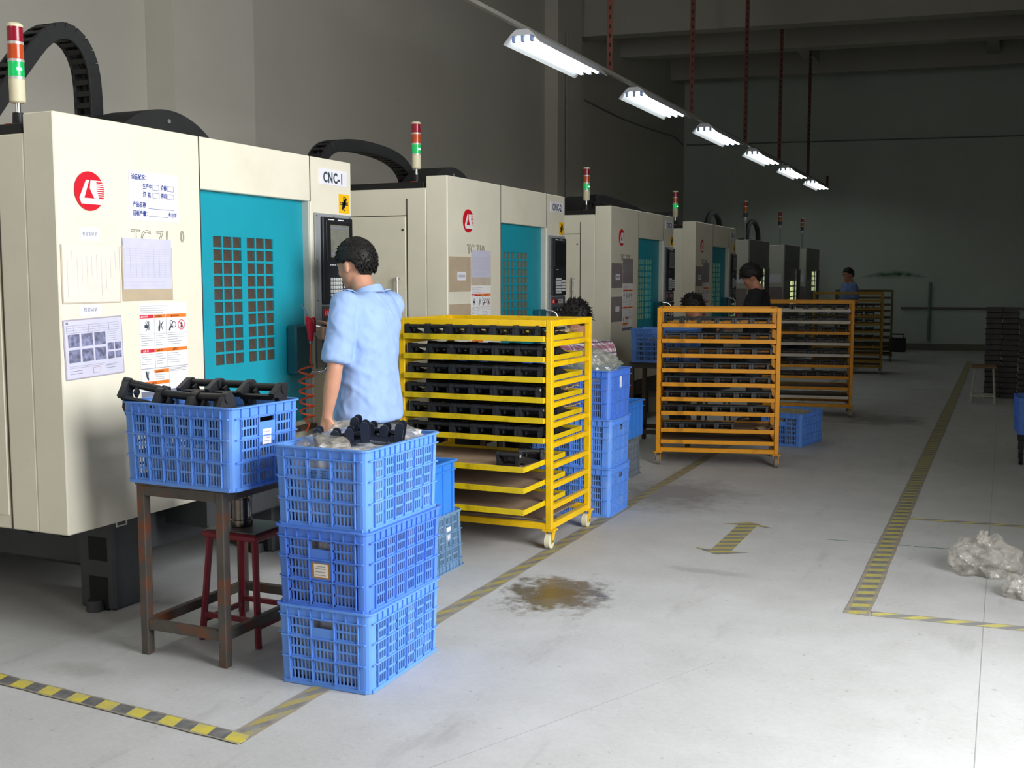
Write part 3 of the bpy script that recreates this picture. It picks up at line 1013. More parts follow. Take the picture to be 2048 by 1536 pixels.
def paper_sleeve(parent, y0, y1, z0, z1, mat, label, top=0.0, inner=None, band=0.0, seed=1, vertical=False):
    s = MB().box(0, 0.004, y0, y1, z0, z1).build('document_sleeve', mat, parent, bevel=0.001, label=label)
    r_ = random.Random(seed)
    if inner is not None:
        MB().box(0.004, 0.005, y0 + .006, y1 - .006, z0 + band + .006, z1 + top).build('document', inner, s)
        rr = []
        if vertical:
            w = y1 - y0
            for k in range(11):
                a = y0 + 0.03 + k * (w - 0.06) / 10
                zt = z1 - 0.02 - r_.random() * 0.04
                rr.append((a, a + 0.0012, zt - (0.4 + 0.5 * r_.random()) * (z1 - z0 - 0.06), zt))
        else:
            n = 13
            zt, zb = z1 - 0.012, z0 + band + 0.06
            for k in range(n):
                zz = zt - k * (zt - zb) / (n - 1)
                rr.append((y0 + 0.012, y1 - 0.012, zz - 0.0004, zz + 0.0004))
            for k in range(9):
                a = y0 + 0.012 + k * (y1 - y0 - 0.024) / 8
                rr.append((a, a + 0.0007, zb, zt))
            rr += lines(r_, y0 + 0.015, y1 - 0.03, z0 + band + 0.015, z0 + band + 0.045, 2, 0.001)
        quads('ruled_lines', rr, M['inkpale'], s, 0.0051, 0.0003)
    return s


# ------------------------------------------------------------------ machining centres with teal doors
XF = -3.5


def machining_centre(Y0, num, label, zt, chain, panekey, screen_on, sheets):
    t = thing('machining_centre', label, 'machine', (XF, Y0, 0))
    Wd = 2.20
    D = 2.55
    zl = zt - 0.08
    zb = 0.46
    c = M['cream']
    dy0, dy1, dz0, dz1 = 0.875, 1.785, 0.74, 1.945
    # housing
    MB().box(-D, -0.165, 0, Wd, zb, zl).build('rear_housing', c, t, bevel=0.006)
    MB().box(-0.165, 0, 0, dy0, zb, zt).build('front_panel', c, t, bevel=0.005)
    MB().box(-0.165, 0, dy0 + .002, dy1 - .002, dz1, zt).build('door_header', c, t, bevel=0.004)
    MB().box(-0.165, 0, dy1, Wd, zb, zt).build('operator_column', c, t, bevel=0.005)
    MB().box(-0.165, -0.01, dy0 + .002, dy1 - .002, zb, dz0).build('door_sill', c, t, bevel=0.004)
    MB().box(-0.165, 0.012, dy0 + .002, dy1 + 0.02, dz0 - 0.05, dz0 - 0.02).build('drip_ledge', M['bluetable'], t, bevel=0.003)
    MB().box(-0.08, -0.008, dy1 - 0.012, dy1 - 0.001, dz0, dz1).build('door_jamb', M['greywhite'], t)
    door(t, dy0 + .003, dy1 - .012, dz0, dz1 - 0.002, -0.045, 1.012, 1.505, 1.088, 1.735, 10, 2, 3, 0.034, panekey, M['teal'])
    # teal handle block with a chrome bow at the door edge
    hb = MB().box(-0.045, 0.02, 1.60, 1.75, 1.00, 1.27).build('handle_block', M['teald'], t, bevel=0.01)
    MB().tube(catmull([(-0.03, 1.73, 1.25), (0.05, 1.77, 1.255), (0.095, 1.79, 1.22), (0.10, 1.79, 1.13), (0.095, 1.79, 1.04), (0.05, 1.77, 1.005), (-0.03, 1.73, 1.01)], 0.02), 0.011, 8).build('handle_bow', M['chrome'], hb, smooth=60)
    # seams and the hinged side door with its bar handle
    MB().box(-1.75, -0.325, -0.008, 0, 0.52, 1.95).build('side_door', c, t, bevel=0.003)
    sd = t.children[-1]
    MB().box(-0.319, -0.311, -0.0025, 0, 0.46, zl - 0.07).build('panel_seam', M['seam'], t)
    MB().box(-1.8, -0.311, -0.0025, 0, 1.956, 1.962).build('panel_seam', M['seam'], t)
    for hz in (1.335, 1.523):
        MB().cyl((-0.375, -0.008, hz), (-0.375, -0.045, hz), 0.008, n=10).build('handle_post', M['chrome'], sd, smooth=40)
    MB().cyl((-0.375, -0.045, 1.325), (-0.375, -0.045, 1.533), 0.009, n=12).build('bar_handle', M['chrome'], sd, smooth=40)
    MB().cyl((-0.345, -0.008, 1.86), (-0.345, -0.012, 1.86), 0.008, n=10).build('lock', M['seam'], sd)
    MB().box(-0.0015, 0.0015, dy0 - .002, dy0 + .002, zb, zt).build('panel_seam', M['seam'], t)
    MB().box(-0.0015, 0.0015, dy1 - .002, dy1 + .002, dz1, zt).build('panel_seam', M['seam'], t)
    # roof: black guard rail, tool magazine cover, cable chain
    MB().box(-1.9, -0.19, 0.02, 0.09, zl, zl + 0.045).build('roof_rail', M['black'], t, bevel=0.004)
    n = 44
    r = 0.56
    mg = [( 1.5 + r * cos(a), 1.88 + r * sin(a)) for a in [RD(20) + (RD(140)) * i / n for i in range(n + 1)]]
    mc = MB().prism(mg, -1.0, -0.72).build('magazine_cover', M['rubber'], t, smooth=30)
    for a in (50, 90, 130):
        MB().cyl((-0.72, 1.5 + 0.5 * cos(RD(a)), 1.88 + 0.5 * sin(RD(a))), (-0.715, 1.5 + 0.5 * cos(RD(a)), 1.88 + 0.5 * sin(RD(a))), 0.012, n=10).build('cover_bolt', M['greydark'], mc)
    if chain:
        cable_chain(t, chain)
        ex, ey, ez = chain[-1]
        MB().box(ex - 0.075, ex + 0.075, ey - 0.07, ey + 0.07, zl, zl + 0.16).build('chain_bracket', M['black'], t, bevel=0.006)
    signal_tower(t, -0.29, 0.095, zl)
    # dark casting underneath on levelling feet
    bs = MB().box(-D + 0.1, -0.36, 0.50, 2.0, 0.16, zb + 0.02).build('base_casting', M['casting'], t, bevel=0.02)
    for xx in (-0.55, -0.77, -1.05, -1.4):
        MB().cyl((xx, 0.495, 0.345), (xx, 0.505, 0.345), 0.052, n=24).build('casting_hole', M['hole'], bs)
    for xx, yy in ((-0.27, 0.55), (-0.27, 1.75), (-1.9, 0.65), (-1.9, 1.75)):
        f = MB()
        f.prism([(yy - 0.13, 0.0), (yy - 0.13, 0.47), (yy + 0.11, 0.47), (yy + 0.13, 0.0)], xx - 0.115, xx + 0.10)
        ft = f.build('foot_block', M['casting'], t, bevel=0.012)
        MB().box(xx - 0.05, xx + 0.06, yy - 0.132, yy - 0.118, 0.0, 0.155).build('foot_notch', M['hole'], ft)
        MB().box(xx - 0.05, xx + 0.06, yy - 0.132, yy - 0.118, 0.23, 0.34).build('foot_notch', M['hole'], ft)
        MB().cyl((xx, yy - 0.15, 0.0), (xx, yy - 0.15, 0.05), 0.042, 0.036, 18).build('levelling_pad', M['casting'], ft, smooth=40)
    MB().box(-0.30, -0.02, 0.9, 2.1, 0.30, zb + 0.005).build('chip_tray', M['casting'], t, bevel=0.01)
    MB().tube([(0.0 - 0.03, 0.30, zb), (-0.03, 0.30, zb - 0.025), (-0.03, 0.36, zb - 0.025), (-0.03, 0.36, zb)], 0.004, 6).build('bottom_hook', M['greywhite'], t)
    # operator panel, number plate, rotating-spindle sticker
    control_panel(t, 1.812, 2.178, 1.885, screen_on, num)
    pl = MB().box(0, 0.003, 1.868, 2.155, zt - 0.142, zt - 0.056).build('number_plate', M['paper'], t, label='white plate reading CNC-%d' % num)
    text('CNC-%d' % num, 2.0115, zt - 0.129, 0.080, M['inkgreen'], pl, 0.0035, 0.78, 'CENTER', weight=0.0026)
    st = MB().box(0, 0.002, 2.068, 2.176, 1.897, 2.004).build('hazard_sticker', M['stickeryellow'], t, label='yellow sticker with a black spindle symbol')
    sy = MB()
    cy, cz = 2.122, 1.9505
    for a in (0, 90, 55):
        R = Matrix.Translation((0, cy, cz)) @ Matrix.Rotation(RD(a), 4, 'X')
        sy.box(0.002, 0.0026, -0.040, 0.040, -0.009, 0.009, R)
    o = sy.build('spindle_symbol', M['inkblack'], st)
    o['kind'] = 'stuff'
    dots = MB()
    for a in (0, 90, 180, 270):
        dots.cyl((0.0026, cy + 0.03 * cos(RD(a)), cz + 0.03 * sin(RD(a))), (0.003, cy + 0.03 * cos(RD(a)), cz + 0.03 * sin(RD(a))), 0.006, n=10)
    o = dots.build('symbol_dots', M['stickeryellow'], st)
    o['kind'] = 'stuff'
    # emblem, model name and papers
    if num == 1:
        logo(t, 0.178, 1.884, 0.081)
        text('TC-71', 0.412, 1.668, 0.098, M['seam'], t, 0.001, 0.98, outline=0.0011, name='model_name', label='outlined model lettering')
        text('0', 0.728, 1.690, 0.075, M['seam'], t, 0.001, 0.75, outline=0.0011, name='model_name')
        status_sheet(t, 0.407, 1.779, 0)
        l1 = MB().box(0, 0.002, 0.122, 0.226, 1.680, 1.734).build('paper_label', M['paper'], t, label='small white label above the sleeve')
        text('作业指导书', 0.174, 1.700, 0.019, M['inkgrey'], l1, 0.0024, 0.85, 'CENTER')
        paper_sleeve(t, 0.012, 0.338, 1.418, 1.660, M['papergrey'], 'aged tan document sleeve on the left', inner=M['papercream'], seed=2, vertical=True)
        paper_sleeve(t, 0.350, 0.666, 1.424, 1.664, M['sleeve'], 'document sleeve with a ruled grey form', top=0.034, inner=M['paperlilac'], band=0.045, seed=4)
        l2 = MB().box(0, 0.002, 0.104, 0.222, 1.364, 1.412).build('paper_label', M['paper'], t, label='small white label above the photograph form')
        text('检验记录', 0.163, 1.386, 0.019, M['inkgrey'], l2, 0.0024, 1.0, 'CENTER')
        inspection_sheet(t, 0.012, 1.108, 0.330, 0.250, RD(2.0))
        warning_sheet(t, 0.447, 1.412, 0.308, 0.395)
    else:
        logo(t, 0.315, 1.93, 0.082)
        text('TC-710', 0.30, 1.70, 0.095, M['seam'], t, 0.001, 0.95, outline=0.0013, name='model_name', label='outlined model lettering')
        mats = {2: ('sleeve', 'papergrey'), 3: ('sleevegrey', 'sleevegrey'), 4: ('sleevegrey', 'sleevegrey')}[num]
        s1 = paper_sleeve(t, 0.014, 0.352, 1.432, 1.676, M[mats[0]], 'plain sleeve with a small white tag')
        tg = MB().box(0.004, 0.005, 0.14, 0.27, 1.51, 1.57).build('white_tag', M['paper'], s1)
        text('作业指导书', 0.205, 1.532, 0.022, M['inkgrey'], s1, 0.0055, 0.9, 'CENTER')
        paper_sleeve(t, 0.364, 0.690, 1.476, 1.690, M[mats[1]], 'document sleeve with a ruled form', top=0.036, inner=M['paperlilac'] if num == 2 else M['sleevegrey'], band=0.05, seed=num)
        s2 = paper_sleeve(t, 0.014, 0.352, 1.10, 1.345, M[mats[0]], 'plain lower sleeve with a small white tag')
        MB().box(0.004, 0.005, 0.14, 0.26, 1.20, 1.25).build('white_tag', M['paper'], s2)
        warning_sheet(t, 0.362, 1.470, 0.328, 0.44)
    return t


machining_centre(3.335, 1, 'cream machining centre marked CNC-1 with teal door, nearest the camera', 2.19,
                 [(-1.1, 0.40, 2.05), (-1.1, 0.58, 2.28), (-1.1, 0.85, 2.62), (-1.1, 0.98, 2.76), (-1.1, 1.10, 2.815), (-1.1, 1.21, 2.78), (-1.1, 1.285, 2.66), (-1.1, 1.305, 2.45), (-1.1, 1.30, 2.12)], 'paneA', True, True)
machining_centre(6.75, 2, 'cream machining centre marked CNC-2 with teal door, behind the yellow rack', 2.225,
                 [(-1.1, 0.02, 2.12), (-1.1, 0.04, 2.32), (-1.1, 0.14, 2.45), (-1.1, 0.32, 2.51), (-1.1, 0.62, 2.535), (-1.1, 1.0, 2.52), (-1.1, 1.26, 2.46), (-1.1, 1.40, 2.34), (-1.1, 1.43, 2.12)], 'paneB', False, True)
m3 = machining_centre(10.18, 3, 'cream machining centre marked CNC-3, third in the row', 2.225,
                      [(-0.36, 0.36, 2.12), (-0.36, 0.40, 2.26), (-0.36, 0.52, 2.335), (-0.36, 0.9, 2.33), (-0.36, 1.4, 2.30), (-0.36, 1.9, 2.26), (-0.36, 2.0, 2.14)], 'paneC', True, True)
m4 = machining_centre(13.37, 4, 'cream machining centre marked CNC-4, fourth and dimmest with a teal door', 2.225, None, 'paneC', True, True)


# ------------------------------------------------------------------ smaller grey machines at the far end
def drill_centre(Y0, label, win, arch, lit_rows, tower_y):
    t = thing('drilling_centre', label, 'machine', (XF, Y0, 0))
    Wd, D, zt, zb = 1.48, 1.9, 2.115, 0.40
    g = M['greywhite']
    MB().box(-D, -0.02, 0, Wd, zb, zt - 0.01).build('housing', g, t, bevel=0.006)
    ft = M['greydark']
    wy0, wy1, wz0, wz1 = win
    MB().box(-0.02, 0, 0, wy0 - 0.10, zb, zt).build('front_panel', ft, t, bevel=0.003)
    MB().box(-0.02, 0, wy1 + 0.25, Wd, zb, zt).build('front_panel', ft, t, bevel=0.003)
    MB().box(-0.02, 0, wy0 - 0.098, wy1 + 0.248, 1.85, zt).build('door_header', ft, t, bevel=0.003)
    MB().box(-0.02, 0, wy0 - 0.098, wy1 + 0.248, zb, 0.80).build('door_sill', ft, t, bevel=0.003)
    d = MB().box(-0.019, -0.008, wy0 - 0.096, wy0, 0.80, 1.85).box(-0.019, -0.008, wy1, wy1 + 0.246, 0.80, 1.85).box(-0.019, -0.008, wy0, wy1, wz1, 1.85).box(-0.019, -0.008, wy0, wy1, 0.80, wz0).build('sliding_door', ft, t)
    MB().box(-0.008, 0.03, wy1 + 0.06, wy1 + 0.10, 0.95, 1.70).build('door_grip', M['chrome'], d, bevel=0.006)
    MB().box(0.0, 0.035, wy1 + 0.26, wy1 + 0.42, 1.0, 1.70).build('operator_panel', M['paneldark'], t, bevel=0.005)
    ph = (wz1 - wz0) / lit_rows
    pw = (wy1 - wy0) / 2
    pmesh = pane_mesh(pw - 0.03, ph - 0.025, 'paneLit')
    for r_ in range(lit_rows):
        for c in range(2):
            put('window_pane', pmesh, d, (-0.009, wy0 + (c + 0.5) * pw, wz0 + (r_ + 0.5) * ph))
        MB().box(-0.016, -0.006, wy0, wy1, wz0 + r_ * ph - 0.011, wz0 + r_ * ph + 0.011).build('window_bar', ft, d)
    MB().box(-0.016, -0.006, wy0 + pw - 0.014, wy0 + pw + 0.014, wz0, wz1).build('window_bar', ft, d)
    # notices on the side wall
    MB().box(-0.85, -0.06, -0.003, 0, 1.46, 1.60).build('side_notice', M['paper'], t)
    MB().box(-0.85, -0.03, -0.003, 0, 0.95, 1.38).build('side_notice', M['sleevegrey'], t)
    MB().box(-0.75, -0.45, -0.004, -0.001, 1.12, 1.2).build('white_tag', M['paper'], t)
    MB().box(0, 0.003, 0.02, wy0 - 0.13, 1.05, 1.5).build('front_notice', M['sleevegrey'], t)
    # base
    bs = MB().box(-D + 0.1, -0.15, 0.1, Wd - 0.1, 0.06, zb + 0.01).build('base_casting', M['casting'], t, bevel=0.015)
    for xx in (-0.3, -D + 0.3):
        for yy in (0.22, Wd - 0.22):
            MB().cyl((xx, yy, 0), (xx, yy, 0.07), 0.06, n=14).build('levelling_foot', M['casting'], bs, smooth=40)
    # slim signal tower
    x, y = -0.3, tower_y
    pole = MB().cyl((x, y, zt - 0.02), (x, y, zt + 0.36), 0.010, n=10).build('signal_tower', M['steel'], t, smooth=40, label='slim unlit stack light on a thin pole')
    z0 = zt + 0.33
    MB().cyl((x, y, z0), (x, y, z0 + 0.05), 0.020, 0.034, 12).build('tower_body', M['ring'], pole, smooth=40)
    z0 += 0.05
    for nm, mt in (('dark_lens', 'lensblue2'), ('orange_lens', 'lensorange2'), ('red_lens', 'lensred2')):
        MB().cyl((x, y, z0), (x, y, z0 + 0.075), 0.034, n=14).build(nm, M[mt], pole, smooth=40)
        MB().cyl((x, y, z0 + 0.075), (x, y, z0 + 0.083), 0.035, n=14).build('lens_ring', M['ring'], pole, smooth=40)
        z0 += 0.083
    if arch:
        ya, yb, xx = arch
        MB().box(xx - 0.12, xx + 0.12, ya - 0.16, ya + 0.12, zt - 0.02, zt + 0.12).build('junction_box', M['black'], t, bevel=0.008)
        ym = (ya + yb) / 2
        R = (yb - ya) / 2
        pts = [(xx, ya, zt + 0.10)] + [(xx, ym - R * cos(pi * k / 8), zt + 0.15 + 0.30 * sin(pi * k / 8)) for k in range(0, 9)] + [(xx, yb, zt - 0.01)]
        MB().tube(catmull(pts, 0.05), 0.045, 10).build('cable_hose', M['rubber'], t, smooth=60)
        MB().box(xx - 0.12, xx + 0.12, yb - 0.14, yb + 0.16, zt - 0.02, zt + 0.07).build('junction_box', M['black'], t, bevel=0.008)
    return t


drill_centre(16.52, 'grey drilling centre with a bright window, directly behind the black-shirted worker', (0.58, 0.95, 1.20, 1.68), (0.35, 1.25, -0.75), 5, 1.05)
drill_centre(19.42, 'grey drilling centre in the middle of the three at the far end', (0.60, 0.98, 0.92, 1.49), (0.35, 1.35, -0.75), 6, 1.1)
drill_centre(21.75, 'grey drilling centre standing nearest the end wall', (0.66, 0.92, 1.28, 1.68), None, 4, 1.15)

# ------------------------------------------------------------------ black cast brackets
def bracket_mesh(k=1.0, mat='blackpart'):
    """D-shaped grab bracket: two tapering arms, a round cross bar in front, a web behind"""
    mb = MB()
    hw = 0.060
    for s in (-1, 1):
        x0, x1 = (s * hw - 0.009, s * hw + 0.009)
        mb.prism([(-0.012, 0.0), (-0.016, 0.045), (-0.006, 0.072), (0.020, 0.074), (0.045, 0.052), (0.150, 0.020), (0.200, 0.016), (0.200, 0.0), (0.060, 0.0), (0.042, 0.018), (0.012, 0.018), (0.004, 0.0)], x0, x1)
        mb.cyl((x0 - 0.004 * (s < 0), 0.004, 0.058), (x1 + 0.004 * (s > 0), 0.004, 0.058), 0.018, n=14)
    mb.cyl((-hw, 0.004, 0.060), (hw, 0.004, 0.060), 0.0125, n=12)
    mb.box(-hw, hw, 0.070, 0.198, 0.002, 0.014)
    mb.box(-hw, hw, -0.004, 0.012, 0.0, 0.010)
    mb.box(-0.030, -0.022, 0.0, 0.03, 0.028, 0.050)
    mb.prism([(-hw, 0.074), (-hw + 0.04, 0.074), (-hw, 0.02)], 0.010, 0.018, 'y')
    if k != 1.0:
        mb.v = [(a * k, b * k, c * k) for a, b, c in mb.v]
    return mb.mesh('cast_bracket', M[mat], smooth=35)


BR = bracket_mesh()
BRK = bracket_mesh(1.28)
BOSS = MB().cyl((0.0735, 0.004, 0.058), (0.0750, 0.004, 0.058), 0.0085, n=10).mesh('machined_boss', M['ring'])


def bracket(loc, rot, label, group, me=BR, boss=False):
    o = put('cast_bracket', me, None, loc, rot)
    tag(o, label, 'bracket', group)
    if boss:
        put('machined_boss', BOSS, o)
    return o


LR = ['leftmost', 'second', 'third', 'fourth', 'fifth', 'rightmost']


def nth(k, n):
    return 'leftmost black bracket' if k == 0 else 'rightmost black bracket' if k == n - 1 else '%s black bracket from left' % LR[k]


ORD = ['top', 'second', 'third', 'fourth', 'fifth', 'sixth', 'seventh', 'eighth', 'lowest']


def caster(parent, x, y, mat, r=0.042):
    f = MB()
    f.box(x - 0.035, x + 0.035, y - 0.035, y + 0.035, 0.100, 0.108)
    for s in (-1, 1):
        f.prism([(y - 0.020, 0.102), (y + 0.030, 0.102), (y - 0.012 + 0.014, r - 0.012), (y - 0.012 - 0.014, r - 0.012)], x + s * 0.021 - 0.002, x + s * 0.021 + 0.002)
    fk = f.build('caster_fork', mat[0], parent)
    fk['kind'] = 'stuff'
    MB().cyl((x - 0.015, y - 0.012, r), (x + 0.015, y - 0.012, r), r, n=22).build('caster_wheel', mat[1], fk, smooth=40)
    MB().cyl((x - 0.024, y - 0.012, r), (x + 0.024, y - 0.012, r), 0.008, n=10).build('axle', M['steel'], fk, smooth=40)


def rack(label, ox, oy, rz, w, d, h, paint, levels, wheelmat, side_rails=True, tb=0.036):
    """wheeled shelf rack: four posts, top and bottom frames, runner rails for the trays"""
    t = thing('wheeled_rack', label, 'rack', (ox, oy, 0), rz)
    zb = 0.108
    for x in (0, w - tb):
        for y in (0, d - tb):
            MB().box(x, x + tb, y, y + tb, zb, h).build('post', paint, t, bevel=0.003)
    for z0, z1 in ((h - 0.036, h), (zb, zb + 0.036)):
        nm = 'top_rail' if z0 > 0.5 else 'bottom_rail'
        for y in (0.001, d - tb + 0.001):
            MB().box(tb, w - tb, y, y + tb - 0.002, z0, z1 - .001).build(nm, paint, t, bevel=0.002)
        for x in (0.001, w - tb + 0.001):
            MB().box(x, x + tb - .002, tb, d - tb, z0, z1 - .001).build(nm, paint, t, bevel=0.002)
    for z in levels:
        for x in (0.004, w - 0.030):
            MB().box(x, x + 0.026, tb, d - tb, z - 0.030, z - 0.002).build('runner_rail', paint, t, bevel=0.0015)
    for x in (tb / 2, w - tb / 2):
        for y in (tb / 2 + .01, d - tb / 2 - .01):
            caster(t, x, y, wheelmat)
    return t


def tray(label, ox, oy, rz, w, d, z, pull, edge, group, board='board'):
    """sliding tray: edged frame with a board"""
    t = thing('sliding_tray', label, 'tray', (ox, oy, z), rz, group)
    a, b = 0.040, w - 0.040
    y0, y1 = -0.020 - pull, d - 0.06 - pull
    MB().box(a, b, y0, y0 + 0.004, 0, 0.032).build('front_edge', M[edge], t, bevel=0.001)
    for x in (a, b - 0.004):
        MB().box(x, x + 0.004, y0 + .004, y1, 0, 0.030).build('side_edge', M[edge], t, bevel=0.001)
    MB().box(a + .004, b - .004, y1 - 0.004, y1, 0, 0.030).build('back_edge', M[edge], t)
    MB().box(a + .004, b - .004, y0 + .004, y1 - .004, 0.004, 0.014).build('tray_board', M[board], t)
    return t


def torn_card(loc, label, seed, w=0.16, d=0.3):
    r_ = random.Random(seed)
    nx, ny = 8, 12
    vs, fs = [], []
    for j in range(ny + 1):
        for i in range(nx + 1):
            x = w * (i / nx - 0.5)
            y = d * (j / ny - 0.5)
            if i in (0, nx):
                x += r_.uniform(-0.014, 0.014)
            if j in (0, ny):
                y += r_.uniform(-0.016, 0.016)
            z = 0.018 * noise.noise((x * 14 + seed, y * 12, seed)) + (0.045 * max(0, i / nx - 0.6) ** 1.2 * (1 + noise.noise((seed, j * 0.6, 1))))
            vs.append((x, y, max(0.001, z + 0.008)))
    for j in range(ny):
        for i in range(nx):
            a = j * (nx + 1) + i
            fs.append((a, a + 1, a + nx + 2, a + nx + 1))
    me = MB().add(vs, fs).mesh('torn_cardboard', M['cardboard'])
    o = put('torn_cardboard', me, None, loc)
    md = o.modifiers.new('solid', 'SOLIDIFY')
    md.thickness = 0.003
    tag(o, label, 'cardboard')
    return o


# near yellow rack
R1 = (-3.262, 5.660)
LV = [1.172, 1.057, 0.942, 0.828, 0.713, 0.600, 0.480, 0.365, 0.246]
rack('bright yellow wheeled rack standing on the striped floor line, nearest the camera', R1[0], R1[1], 0, 0.975, 0.655, 1.292, M['yellow'], LV, (M['yellow'], M['wheel']))
for i, z in enumerate(LV):
    pull = 0.28 if i >= 6 else 0.0
    lab = '%s tray from the top of the near yellow rack%s' % (ORD[i], ', pulled out towards the camera' if pull else ', loaded with black brackets')
    if i == 0:
        lab = 'top tray of the near yellow rack, loaded with black brackets'
    if i == 8:
        lab = 'lowest tray of the near yellow rack, pulled out and empty'
    tray(lab, R1[0], R1[1], 0, 0.975, 0.655, z, pull, 'yellowdim', 'trays of the near yellow rack')
    if i < 6:
        off = [0.0, 0.012, 0.016, 0.004, 0.022, 0.014][i]
        for row in range(2):
            for k in range(6):
                x = R1[0] + 0.125 + off + k * 0.1405
                bracket((x, R1[1] + 0.005 + row * 0.24 + rnd.uniform(-.006, .006), z + 0.0145), (0, 0, rnd.uniform(-0.04, 0.04)),
                        '%s, %s row, %s tray of the near yellow rack' % (nth(k, 6), ('front', 'back')[row], ORD[i]),
                        'brackets on the near yellow rack', boss=(row == 0 and rnd.random() < 0.55))
bracket((R1[0] + 0.80, R1[1] - 0.20, LV[6] + 0.0145), (0, 0, -0.1), 'single black bracket lying at the front corner of the pulled-out tray', 'brackets on the near yellow rack', boss=True)
bracket((R1[0] + 0.86, R1[1] - 0.02, LV[6] + 0.0145), (0, 0, 0.5), 'black bracket lying behind the single one on the pulled-out tray', 'brackets on the near yellow rack')
o = MB().box(0.05, 0.90, 0.06, 0.60, 0.0, 0.006).build('cardboard_sheet', M['board'], loc=(R1[0], R1[1], 0.1445))
tag(o, 'flat brown cardboard sheet on the bottom frame of the near yellow rack', 'cardboard')
torn_card((R1[0] + 0.84, R1[1] + 0.40, LV[0] + 0.03), 'torn brown cardboard strip on the top tray of the near yellow rack', 3)
torn_card((R1[0] + 0.85, R1[1] + 0.46, LV[3] + 0.03), 'ragged brown cardboard curling up on the fourth tray of the near yellow rack', 5, 0.14, 0.26)
torn_card((R1[0] + 0.85, R1[1] + 0.44, LV[4] + 0.03), 'crumpled torn cardboard on the fifth tray of the near yellow rack', 8, 0.15, 0.28)

# amber rack in the aisle
R2 = (-2.575, 8.66)
LV2 = [1.130, 1.005, 0.885, 0.765, 0.650, 0.530, 0.415, 0.275, 0.180]
rz2 = RD(14.5)
rack('amber wheeled rack standing across the aisle, second from the camera', R2[0], R2[1], rz2, 0.985, 0.62, 1.288, M['amber'], LV2, (M['amber'], M['wheeldim']))


def on(o0, rz, x, y, z):
    return (o0[0] + x * cos(rz) - y * sin(rz), o0[1] + x * sin(rz) + y * cos(rz), z)


for i, z in enumerate(LV2):
    lab = '%s tray from the top of the amber rack' % ORD[i] if i else 'top tray of the amber rack, just under its frame'
    tray(lab, R2[0], R2[1], rz2, 0.985, 0.62, z, 0, 'amber', 'trays of the amber rack')
    if i < 8:
        nb = 6 if i < 7 else 4
        for k in range(nb):
            p = on(R2, rz2, 0.125 + (i % 3) * 0.012 + k * 0.140, 0.01, z + 0.0145)
            bracket(p, (0, 0, rz2 + rnd.uniform(-0.05, 0.05)), '%s on the %s tray of the amber rack' % (nth(k, nb), ORD[i]), 'brackets on the amber rack')
torn_card(on(R2, rz2, 0.88, 0.2, LV2[7] + 0.016), 'crumpled brown paper on the eighth tray of the amber rack', 12, 0.16, 0.2)

# rack with pale tray edges
R3 = (-2.500, 12.36)
rz3 = RD(9.5)
LV3 = [1.155, 1.030, 0.910, 0.790, 0.665, 0.545, 0.420, 0.300, 0.200]
rack('amber wheeled rack with several bare pale tray edges, third from the camera', R3[0], R3[1], rz3, 1.02, 0.62, 1.285, M['amber'], LV3, (M['amber'], M['wheeldim']))
for i, z in enumerate(LV3):
    pale = i in (0, 1, 3, 4, 8)
    lab = '%s tray from the top of the third rack%s' % (ORD[i], ', with a pale bare edge' if pale else ', with an amber edge') if i else 'top tray of the third rack, with a pale bare edge'
    tray(lab, R3[0], R3[1], rz3, 1.02, 0.62, z, 0, 'traywhite' if pale else 'amber', 'trays of the third rack')
    if i < 7:
        for k in range(6):
            bracket(on(R3, rz3, 0.14 + k * 0.147, 0.01, z + 0.0145), (0, 0, rz3 + rnd.uniform(-0.05, 0.05)), '%s on the %s tray of the third rack' % (nth(k, 6), ORD[i]), 'brackets on the third rack')

# two dim racks further back
R4 = (-2.83, 18.25)
rz4 = RD(7)
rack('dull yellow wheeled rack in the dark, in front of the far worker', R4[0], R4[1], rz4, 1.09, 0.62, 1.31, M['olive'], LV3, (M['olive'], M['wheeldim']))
R5 = (-2.90, 21.3)
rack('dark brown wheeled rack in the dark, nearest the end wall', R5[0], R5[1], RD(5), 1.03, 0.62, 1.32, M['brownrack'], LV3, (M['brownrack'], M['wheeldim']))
for i, z in enumerate(LV3):
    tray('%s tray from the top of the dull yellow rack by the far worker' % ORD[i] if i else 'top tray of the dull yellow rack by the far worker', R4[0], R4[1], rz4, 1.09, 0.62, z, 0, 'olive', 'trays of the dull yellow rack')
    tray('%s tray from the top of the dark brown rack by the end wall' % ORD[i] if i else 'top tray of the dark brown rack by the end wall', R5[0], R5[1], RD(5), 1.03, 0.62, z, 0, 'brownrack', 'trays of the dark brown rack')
    if 0 < i < 7:
        for k in range(5):
            bracket(on(R4, rz4, 0.16 + k * 0.18, 0.01, z + 0.0145), (0, 0, rz4 + rnd.uniform(-0.05, 0.05)), '%s on the %s tray of the dull yellow rack' % (nth(k, 5), ORD[i]), 'brackets on the dull yellow rack')


